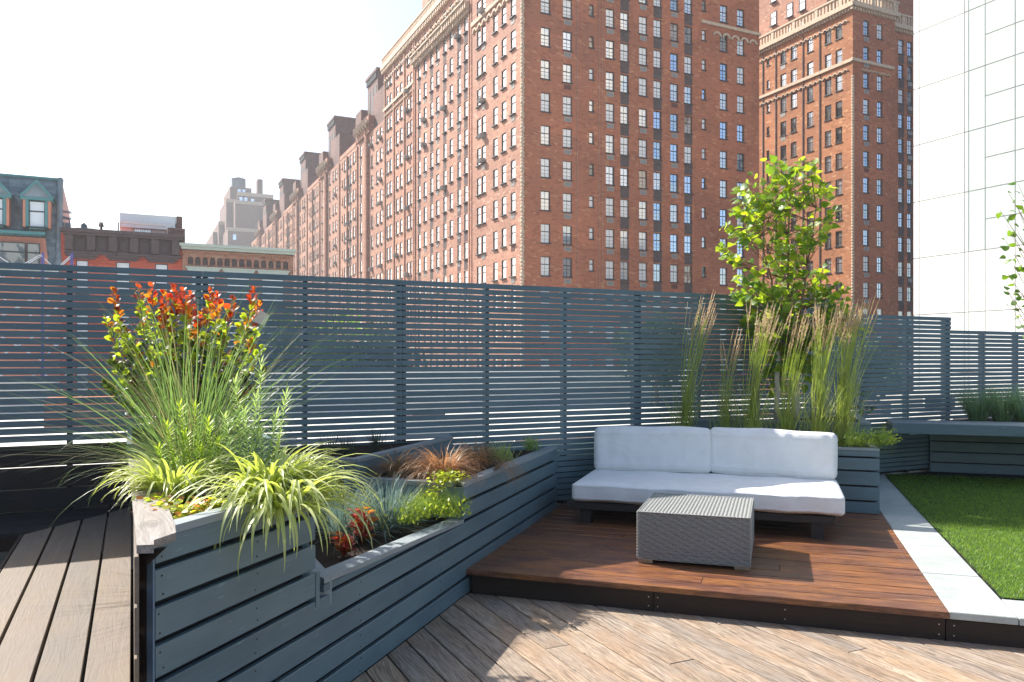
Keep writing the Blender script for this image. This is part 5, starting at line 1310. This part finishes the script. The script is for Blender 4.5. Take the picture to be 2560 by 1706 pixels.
# --- fountain grass
gb = PX(485, 1155, 1.03); gb = Vector(((480-1280)/FP*4.55, 4.55, 1.04))
clump('fountain_grass', 'big clump of long fine green grass blades fanning out over the dark wall', 'grass', gb, 620, (.55, 1.25), (.25, 1.5), (.1, .85), (.0036, .0062), ('blade_green', 'blade_straw'), (5, 1), .12, parts=90, seg=9, elbias=.9)
clump('fountain_grass', 'low hair like skirt of the tall grass spreading left across the wooden cap', 'grass', gb+Vector((-.05, -.05, 0)), 110, (.35, .85), (.15, .9), (.5, 1.6), (.0026, .0042), ('blade_green', 'blade_straw'), (3, 1), .12, seg=9)

# --- feathery needle stems
def needle_plant(label, specs, mat, d, nn=110, nl=(.05, .085)):
    root = None
    for i, (bx, by, tx_, ty_) in enumerate(specs):
        base = PD(bx, by, d); tip = PD(tx_, ty_, d+random.uniform(-.1, .1))
        if root is None: root = empty('feathery_perennial', Matrix.Translation(base), label=label, cat='plant'); inv = WM[root.name].inverted(); b = MB()
        path = [base.lerp(tip, t)+Vector((math.sin(t*3.1)*.02, 0, 0)) for t in np.linspace(0, 1, 12)]
        sb_ = MB(); sb_.tube([inv @ p for p in path], [.0045-.0003*k for k in range(12)], 5); put('stem', sb_.mesh('stem', M[mat], True), WM[root.name], root)
        b = MB()
        for k in range(nn):
            t = .12+.88*k/nn; q = base.lerp(tip, t)+Vector((math.sin(t*3.1)*.02, 0, 0)); a_ = k*2.399; e_ = .35+.8*max(0, t-.75)/.25*.9+random.gauss(0, .12)
            add_blade(b, [inv @ p for p in blade_path(q, a_, e_, random.uniform(*nl)*(1.1-.35*t), random.uniform(.1, .6), 3)], random.uniform(.005, .009), a_)
        put('needles', b.mesh('needles', M[mat], True), WM[root.name], root, kind='stuff')
random.seed(21)
needle_plant('yellow green feathery plant with fine needle leaves between fountain grass and striped grass', [(450, 1230, 448, 1010), (480, 1230, 486, 1008), (430, 1230, 415, 1060), (510, 1230, 520, 1050), (465, 1240, 462, 1080), (400, 1240, 395, 1120), (500, 1240, 500, 1120), (440, 1250, 440, 1150), (530, 1240, 545, 1100), (470, 1250, 475, 1170)], 'needle_lime', 3.95, 110)
needle_plant('tallest spiky feathery plant with grey green needle leaves right of the fountain grass', [(620, 1230, 652, 905), (590, 1230, 587, 955), (650, 1240, 715, 985), (630, 1240, 690, 1040), (570, 1240, 560, 1040), (600, 1240, 610, 1030), (640, 1250, 650, 1080), (600, 1230, 640, 990)], 'needle_green', 3.9, 130, (.06, .10))

# --- striped grass
def V3(px, py, z): return PX(px, py, z)
hb1 = Vector(((432-1280)/FP*3.75, 3.75, 1.0)); hb2 = Vector(((670-1280)/FP*3.72, 3.72, 1.01)); hb3 = Vector(((700-1280)/FP*3.55, 3.55, 1.0))
clump('striped_grass', 'left tuft of white and yellow striped grass leaning over the wooden cap', 'grass', hb1, 240, (.22, .40), (.9, 1.5), (1.2, 2.5), (.013, .022), ('varieg',), None, .08, parts=130, fold=.25, seg=9)
clump('striped_grass', 'large mound of yellow striped arching grass drooping toward the lower planter tier', 'grass', hb2, 330, (.26, .46), (.6, 1.4), (1.2, 2.5), (.014, .025), ('varieg',), None, .09, parts=200, fold=.25, seg=9, az=(-2.1, 1.7))
clump('striped_grass', 'nearest fan of striped grass blades hanging down over the grey front boards', 'grass', hb3, 105, (.30, .60), (.45, 1.15), (1.6, 2.8), (.016, .027), ('varieg',), None, .12, parts=85, fold=.25, seg=10, az=(-2.6, .3))
# --- creeping golden leaves
def creeper(label, pts, n, mats, wts, sz, zr=(0, .05), cat='plant'):
    t = empty('creeping_plant', Matrix.Translation(pts[0]), label=label, cat=cat); lst = []
    for k in range(n):
        i = random.randrange(len(pts)); p = pts[i]+Vector((random.gauss(0, .035), random.gauss(0, .035), random.uniform(*zr))); lst.append((leaf_xf(p, rdir((-.2, .6)), Vector((random.gauss(0, .4), random.gauss(0, .4), 1)), random.uniform(*sz)), leaf_mesh('c', random.choices(mats, wts)[0], 1, .85, 'heart', .1)))
    leaves(t, lst, 250); return t
creeper('low yellow creeping plant with orange tips at the near corner of the planter', [V3(p, q+14, 1.0) for p, q in ((395, 1290), (420, 1300), (445, 1305), (470, 1298), (500, 1290), (380, 1275), (430, 1280), (520, 1282), (410, 1265), (540, 1278), (460, 1275))], 560, ('creep', 'leaf_lime', 'creep_or'), (6, 2, 2), (.020, .038), (0, .08))
creeper('thin yellow leaved creeper trailing over the middle tier edge beside brown sedge', [V3(p, q, .82) for p, q in ((1105, 1200), (1120, 1196), (1135, 1194), (1148, 1200), (1112, 1204), (1128, 1203))]+[PD(1095, 1205, 5.55), PD(1092, 1222, 5.5), PD(1088, 1240, 5.5)], 380, ('creep', 'leaf_lime'), (3, 2), (.016, .034), (-.01, .06))
# --- junipers
def juniper(label, pts, n, sz=(.05, .10), mats=('juniper', 'juniper2'), spread=.06, lean=None, ns=1.0):
    t = empty('juniper', Matrix.Translation(pts[0]), label=label, cat='shrub'); inv = WM[t.name].inverted(); b = MB()
    for k in range(n):
        p = random.choice(pts)+Vector((random.gauss(0, spread), random.gauss(0, spread), random.gauss(.05, .035))); a_ = random.uniform(0, 6.283); e_ = random.uniform(.1, 1.3); l_ = random.uniform(*sz)
        if lean: d = (lean+rdir((-.2, .7))*.7).normalized(); a_ = math.atan2(d.y, d.x); e_ = math.asin(d.z)
        path = blade_path(p, a_, e_, l_, random.uniform(0, .6), 5)
        for j in range(14):
            tt = j/14*5; i = min(4, int(tt)); q = path[i].lerp(path[i+1], tt-i); aa = j*2.4
            add_blade(b, [inv @ r for r in blade_path(q, a_+math.cos(aa)*1.3, e_+math.sin(aa)*1.1, random.uniform(.022, .042)*ns, 0, 1)], .0085*ns, aa, mi=(1 if j < 12 else 0))
    lst = []
    for k in range(int(n*3.2)):
        p = random.choice(pts)+Vector((random.gauss(0, spread*1.1), random.gauss(0, spread*1.1), abs(random.gauss(.03, .04))))+(lean*random.random()*.16 if lean else Vector((0, 0, 0)))
        lst.append((leaf_xf(p, (lean*.8 if lean else Vector((0, 0, .4)))+rdir((0, 1.2)), Vector((random.gauss(0, .7), random.gauss(0, .7), .7)), random.uniform(.022, .038)), leaf_mesh('j', random.choice(('juniper', 'juniper', 'juniper2')), 1, .42, 'ov', .1)))
    leaves(t, lst, 200)
    put('sprays', b.mesh('sprays', [M[m] for m in mats], False), WM[t.name], t, kind='stuff')
juniper('bright golden green juniper mound spilling over the near tier rim beside blue fescue', [V3(p, q, .60) for p, q in ((1030, 1290), (1060, 1280), (1085, 1288), (1110, 1290), (1135, 1293), (1045, 1300), (1075, 1275), (1020, 1310))], 330, (.06, .12), spread=.04, ns=1.15)
jr = [CR+W*x_+U*y_+Z*(.82+z_) for x_, y_, z_ in ((-.3, .05, .0), (-.2, .06, .01), (-.1, .05, .01), (-.04, .05, .01), (-.08, .12, .03), (-.02, .06, .02), (.0, .05, .03), (-.25, .12, .02))]
juniper('spreading green juniper overhanging the planter corner right of the sofa', jr, 190, (.09, .20), lean=Vector((.95, -.2, .12)), spread=.025, ns=1.5)
creeper('low dark green leaves along the planter edge behind the sofa back', [CR-W*x_+U*.1+Z*.83 for x_ in np.linspace(.3, 2.6, 24)], 420, ('leaf_tree2', 'leaf_dark', 'juniper2'), (2, 2, 1), (.02, .04), (-.02, .05))
# --- blue fescue
for (px_, py_, lab, n) in ((862, 1335, 'smaller blue green fescue tuft just right of the striped grass', 420), (962, 1322, 'larger spiky blue fescue tuft behind the red leaved seedlings', 620)):
    v = V3(px_, py_, .53); clump('blue_fescue', lab, 'grass', v, n, (.24, .44), (.2, 1.5), (.1, .9), (.0042, .0068), ('fescue', 'blade_straw'), (14, 1), .07, seg=5)
# --- red leaved seedlings
def seedling(px_, py_, label, hgt, n):
    v = V3(px_, py_, .50); t = empty('red_leaved_seedling', Matrix.Translation(v), label=label, cat='plant'); lst = []; inv = WM[t.name].inverted(); b = MB()
    for s_ in range(5):
        a_ = s_*1.3; tip = v+Vector((math.cos(a_)*.05, math.sin(a_)*.05, hgt*random.uniform(.7, 1))); b.tube([inv @ v, inv @ tip], .003, 5)
        for k in range(n):
            q = v.lerp(tip, .2+.8*k/n); ld = Vector((math.cos(k*2.4), math.sin(k*2.4), .35)); lst.append((leaf_xf(q, ld, Vector((random.gauss(0, .25), random.gauss(0, .25), 1)), random.uniform(.055, .085)), leaf_mesh('b', random.choice(('leaf_orange', 'leaf_red', 'pinkleaf')), 1, .6, 'ov', .15)))
    put('stems', b.mesh('stems', M['leaf_red']), WM[t.name], t, kind='stuff'); leaves(t, lst)
L_('pinkleaf', (.50, .10, .09), (.7, .16, .12), .35)
seedling(905, 1362, 'taller orange and red leaved seedling in front of the blue fescue', .24, 11)
seedling(860, 1392, 'shorter pink and red leaved seedling nearest the tier corner', .15, 8)
# --- brown sedges
for i, (px_, py_, n, lab, L0_) in enumerate(((995, 1190, 420, 'left low tuft of brown hair like sedge drooping over the tier front', (.18, .36)), (1108, 1196, 700, 'central sunlit copper brown mop of sedge on the middle planter tier', (.25, .44)), (1195, 1165, 420, 'right brown sedge in shaded tone hanging over the long planter rim', (.22, .40)))):
    v = V3(px_, py_, .79); clump('brown_sedge', lab, 'grass', v, n, L0_, (.5, 1.45), (1.3, 2.6), (.0040, .0062), ('carex_sunlit', 'carex_shaded') if i == 1 else ('carex_shaded', 'carex_sunlit'), (3, 1), .06, seg=8)  # central clump mostly in the sunlit tone, side clumps in the shaded one
rv = OF+U*qx(1240)+W*-.03; clump('brown_sedge', 'thin beard of brown sedge trailing down the long planter face', 'grass', Vector((rv.x, rv.y, .80)), 90, (.22, .40), (.3, 1.0), (2.2, 3.0), (.002, .0034), ('carex_shaded',), None, .02, az=(-1.0, .3), seg=8)
# --- small lavender like greens and shoots
def sprigs(label, v, n, hgt, mat, spread=.05, name='small_green_plant', wdt=(.004, .007)):
    t = empty(name, Matrix.Translation(v), label=label, cat='plant'); b = MB()
    for k in range(n):
        a_ = random.uniform(0, 6.28); p = Vector((random.gauss(0, spread), random.gauss(0, spread), 0)); path = blade_path(p, a_, random.uniform(.9, 1.5), random.uniform(*hgt), .3, 4)
        for j in range(16):
            tt = j/16*4; i = min(3, int(tt)); q = path[i].lerp(path[i+1], tt-i); aa = j*2.4; add_blade(b, blade_path(q, aa, .7, random.uniform(.015, .035), 0, 2), random.uniform(*wdt), aa)
        add_blade(b, path, .004, a_)
    put('sprigs', b.mesh('sprigs', M[mat]), Matrix.Translation(v), t, kind='stuff')
sprigs('small grey green bushy plant between brown sedge and far planter corner', V3(1252, 1152, .80), 90, (.08, .18), 'needle_green')
sprigs('smallest green bushy plant at the far end of the long planter', V3(1327, 1128, .80), 60, (.08, .16), 'needle_green', .04)
for px_, py_, lab in ((822, 1142, 'leftmost dark wispy shoots in the raised planter box'), (868, 1140, 'middle dark wispy shoots near the front corner of the raised box'), (940, 1128, 'rightmost dark wispy shoots by the rim of the raised box')):
    v = V3(px_, py_, .90); clump('dark_shoots', lab, 'plant', v, 60, (.1, .24), (1.1, 1.55), (0, .4), (.003, .006), ('shoot',), None, .05, seg=4)
# --- reeds with plumes
lab_ = ['leftmost shaded reed clump behind the left sofa cushion', 'small low reed clump second from the left', 'sunlit feathery reed clump left of the tree trunks', 'short reed clump in front of the tree trunks', 'tall dense sunlit reed clump right of the tree trunks', 'rightmost tall sunlit reed clump leaning right by the planter corner']
rs_ = [(1712, 745, 26, 1700, 1790, .55), (1815, 830, 12, 1760, 1860, .5), (1880, 760, 34, 1850, 1960, .5), (1965, 790, 24, 1950, 2040, .45), (2045, 760, 38, 2010, 2110, .4), (2105, 745, 48, 2070, 2195, .35)]
pm = None
for k, (bx, ty, npl, xl, xr, uu) in enumerate(rs_):
    dd = (CR+U*uu).y-(bx-2199)/FP*8*.32*.0; 
    # walk along the planter row to the wanted picture column
    o_ = CR+U*(.25+.1*(k % 2)); s_ = hit(o_, W, (bx-1280)/FP); v = o_+W*s_; v.z = .79
    t = empty('feather_reed', Matrix.Translation(v), label=lab_[k], cat='reed', group='feather reeds behind the sofa'); inv = WM[t.name].inverted(); b = MB(); pb = None
    ztop_ = H+(HZ-ty)/FP*v.y
    for j in range(npl+int(npl*.9)):
        px_ = random.triangular(xl, xr, (xl+xr)/2); hh = random.uniform(.80, 1.0) if j < npl else random.uniform(.45, .85)
        tip = Vector(((px_-1280)/FP*v.y, v.y+random.gauss(0, .09), v.z+(ztop_-v.z)*hh)); bs_ = v+Vector((random.gauss(0, .035), random.gauss(0, .035), 0))
        tip.x += .05; path = [bs_.lerp(tip, q)+Vector((-.05*math.sin(math.pi*q)*(1 if tip.x > v.x else -.5), 0, 0)) for q in np.linspace(0, 1, 8)]
        if j < npl:
            b.tube([inv @ p for p in path], [.003]*8, 3)
            # plume
            q0 = path[-2].lerp(path[-1], .0); q1 = path[-1]; L = random.uniform(.18, .32); d = (q1-q0).normalized(); p0 = q1-d*L*.8
            key = 'plume%d' % (j % 4)
            if key not in WC:
                pb = MB(); rs2 = random.Random(j); 
                for q in range(46):
                    zz_ = q/46; r_ = .028*math.sin(math.pi*min(1, zz_*1.1+.05))+.006; aa = q*2.4
                    add_blade(pb, [Vector((0, 0, zz_)), Vector((math.cos(aa)*r_, math.sin(aa)*r_, zz_+.07)), Vector((math.cos(aa)*r_*1.3, math.sin(aa)*r_*1.3, zz_+.13))], .022, aa)
                pb.tube([(0, 0, 0), (.004, 0, .5), (0, 0, 1.05)], [.010, .013, .003], 5); WC[key] = pb.mesh('plume', M['plume'])
            m_ = d.to_track_quat('Z', 'Y').to_matrix().to_4x4(); put('plume', WC[key], Matrix.Translation(p0) @ m_ @ Matrix.Diagonal((L*.75, L*.75, L, 1)), t)
        if j >= npl: add_blade(b, [inv @ p for p in path], random.uniform(.004, .008), random.uniform(0, 6.28), mi=0)
    for j in range(100):
        a_ = random.uniform(0, 6.28); p = Vector((random.gauss(0, .05), random.gauss(0, .05), 0)); add_blade(b, blade_path(p, a_, random.uniform(1.1, 1.52), random.uniform(.25, .85), random.uniform(.1, .8), 6), random.uniform(.004, .0075), a_, mi=(1 if random.random() < .15 else 0))
    put('blades', b.mesh('blades', [M['reed'], M['blade_straw']]), WM[t.name], t, kind='stuff')
# verbena flecks among the reeds
vb = empty('verbena', Matrix.Translation(CU-W*1.0+Z*.98), label='thin stemmed verbena with tiny purple flower heads between the reeds', cat='plant'); inv = WM[vb.name].inverted(); b = MB()
for px_, py_ in ((1858, 935), (1872, 948), (1885, 950), (1910, 950), (1920, 963), (1912, 985), (1830, 938), (1916, 995), (2070, 918), (2058, 955), (2100, 935), (2110, 945), (2085, 945), (2098, 926)):
    tip = PD(px_, py_, 8.25); b.tube([inv @ Vector((tip.x+.02, tip.y, .97)), inv @ tip], .0016, 3)
    f_ = MB()
    for q in range(14): a_ = q*2.4; r_ = .017*(q/14)**.5; f_.box(math.cos(a_)*r_-.004, math.cos(a_)*r_+.004, math.sin(a_)*r_-.004, math.sin(a_)*r_+.004, random.uniform(-.006, .006), .008)
    put('flower_head', f_.mesh('flower_head', M['verbena']), Matrix.Translation(tip), vb)
put('stems', b.mesh('stems', M['reed']), WM[vb.name], vb, kind='stuff')
creeper('dark green leafy vine at the right end of the upper reed planter', [PD(p, q, 8.9) for p, q in ((2130, 1000), (2145, 1010), (2140, 1030), (2172, 1028), (2155, 985), (2120, 1020), (2135, 975), (2150, 1030))], 90, ('leaf_tree2', 'leaf_dark'), (1, 1), (.035, .06), (-.03, .05))
creeper('single bright yellow green leaf spray above the rightmost reeds', [PD(p, q, 8.6) for p, q in ((2165, 826), (2160, 830), (2172, 828), (2148, 838))], 9, ('creep', 'leaf_tree'), (2, 1), (.05, .07), (-.02, .02))
# feather grass by the bench
for k, (px_, lab) in enumerate(((2445, 'left fluffy tuft of fine green feather grass behind the bench'), (2505, 'middle fluffy tuft of fine feather grass behind the bench'), (2560, 'right fluffy tuft of feather grass at the picture edge'))):
    o_ = BL+U*.85; s_ = hit(o_, W, (px_-1280)/FP); v = o_+W*s_; v.z = .86
    clump('feather_grass', lab, 'grass', v, 620, (.38, .62), (1.0, 1.5), (.2, 1.0), (.0028, .0045), ('feather', 'blade_green'), (6, 1), .09, az=(-1.2, 4.2), seg=7)
# --- street trees glimpsed through the slats
def street_tree(px_, ytop, ybot, wpx, d, label):
    c = PD(px_, (ytop+ybot)/2, d); r_ = wpx/2/FP*d; hh = (ybot-ytop)/2/FP*d
    t = empty('street_tree', Matrix.Translation((c.x, c.y, GZ)), label=label, cat='tree', group='street trees beyond the fence'); b = MB(); rs2 = np.random.default_rng(int(px_)); inv = WM[t.name].inverted()
    for k in range(5200):
        u = rs2.normal(0, 1, 3); u /= np.linalg.norm(u); rr = rs2.random()**.4; lump = 1+.18*math.sin(u[0]*5+px_)+.15*math.sin(u[2]*7+u[1]*4)
        p = Vector((c.x+u[0]*r_*rr*lump, c.y+u[1]*r_*rr*lump, c.z+u[2]*hh*rr*lump)); a_ = rs2.uniform(0, 6.28); s_ = rs2.uniform(.10, .2); e1 = Vector((math.cos(a_), math.sin(a_), rs2.normal(0, .5)))*s_; e2 = Vector((-math.sin(a_), math.cos(a_), rs2.normal(0, .6)))*s_*.6
        p = inv @ p; b.face([p-e1, p-e2, p+e1, p+e2])
    put('crown', b.mesh('crown', M['leaf_tree2' if px_ < 900 else 'leaf_dark']), WM[t.name], t); tb2 = MB().tube([(0, 0, 0), (.1, 0, (c.z-GZ)*.6), (0, .1, c.z-GZ)], [.28, .2, .08], 8); put('trunk', tb2.mesh('trunk', M['bark_tan']), WM[t.name], t)
street_tree(790, 770, 1000, 300, 52, 'bright green street tree glimpsed through slats left of the brown sedge')
street_tree(950, 820, 1000, 240, 54, 'second green street tree glimpsed through the middle fence slats')
street_tree(1640, 790, 960, 170, 48, 'dark green street tree glimpsed through slats behind the left sofa cushion')
street_tree(2130, 850, 1000, 260, 46, 'green street tree glimpsed through slats at the lower fence stretch')

hz_ = NM('haze_air'); hz_.t.nodes.remove(hz_.b); pvn = hz_.n('ShaderNodeVolumePrincipled'); pvn.inputs['Density'].default_value = HAZE; pvn.inputs['Color'].default_value = (.93, .96, 1, 1); pvn.inputs['Anisotropy'].default_value = .3
hz_.l(pvn.outputs[0], hz_.t.nodes['Material Output'].inputs['Volume'])
put('haze', MB().box(-420, 420, -80, 700, GZ-1, 66).mesh('haze', hz_.mat), None, kind='stuff')
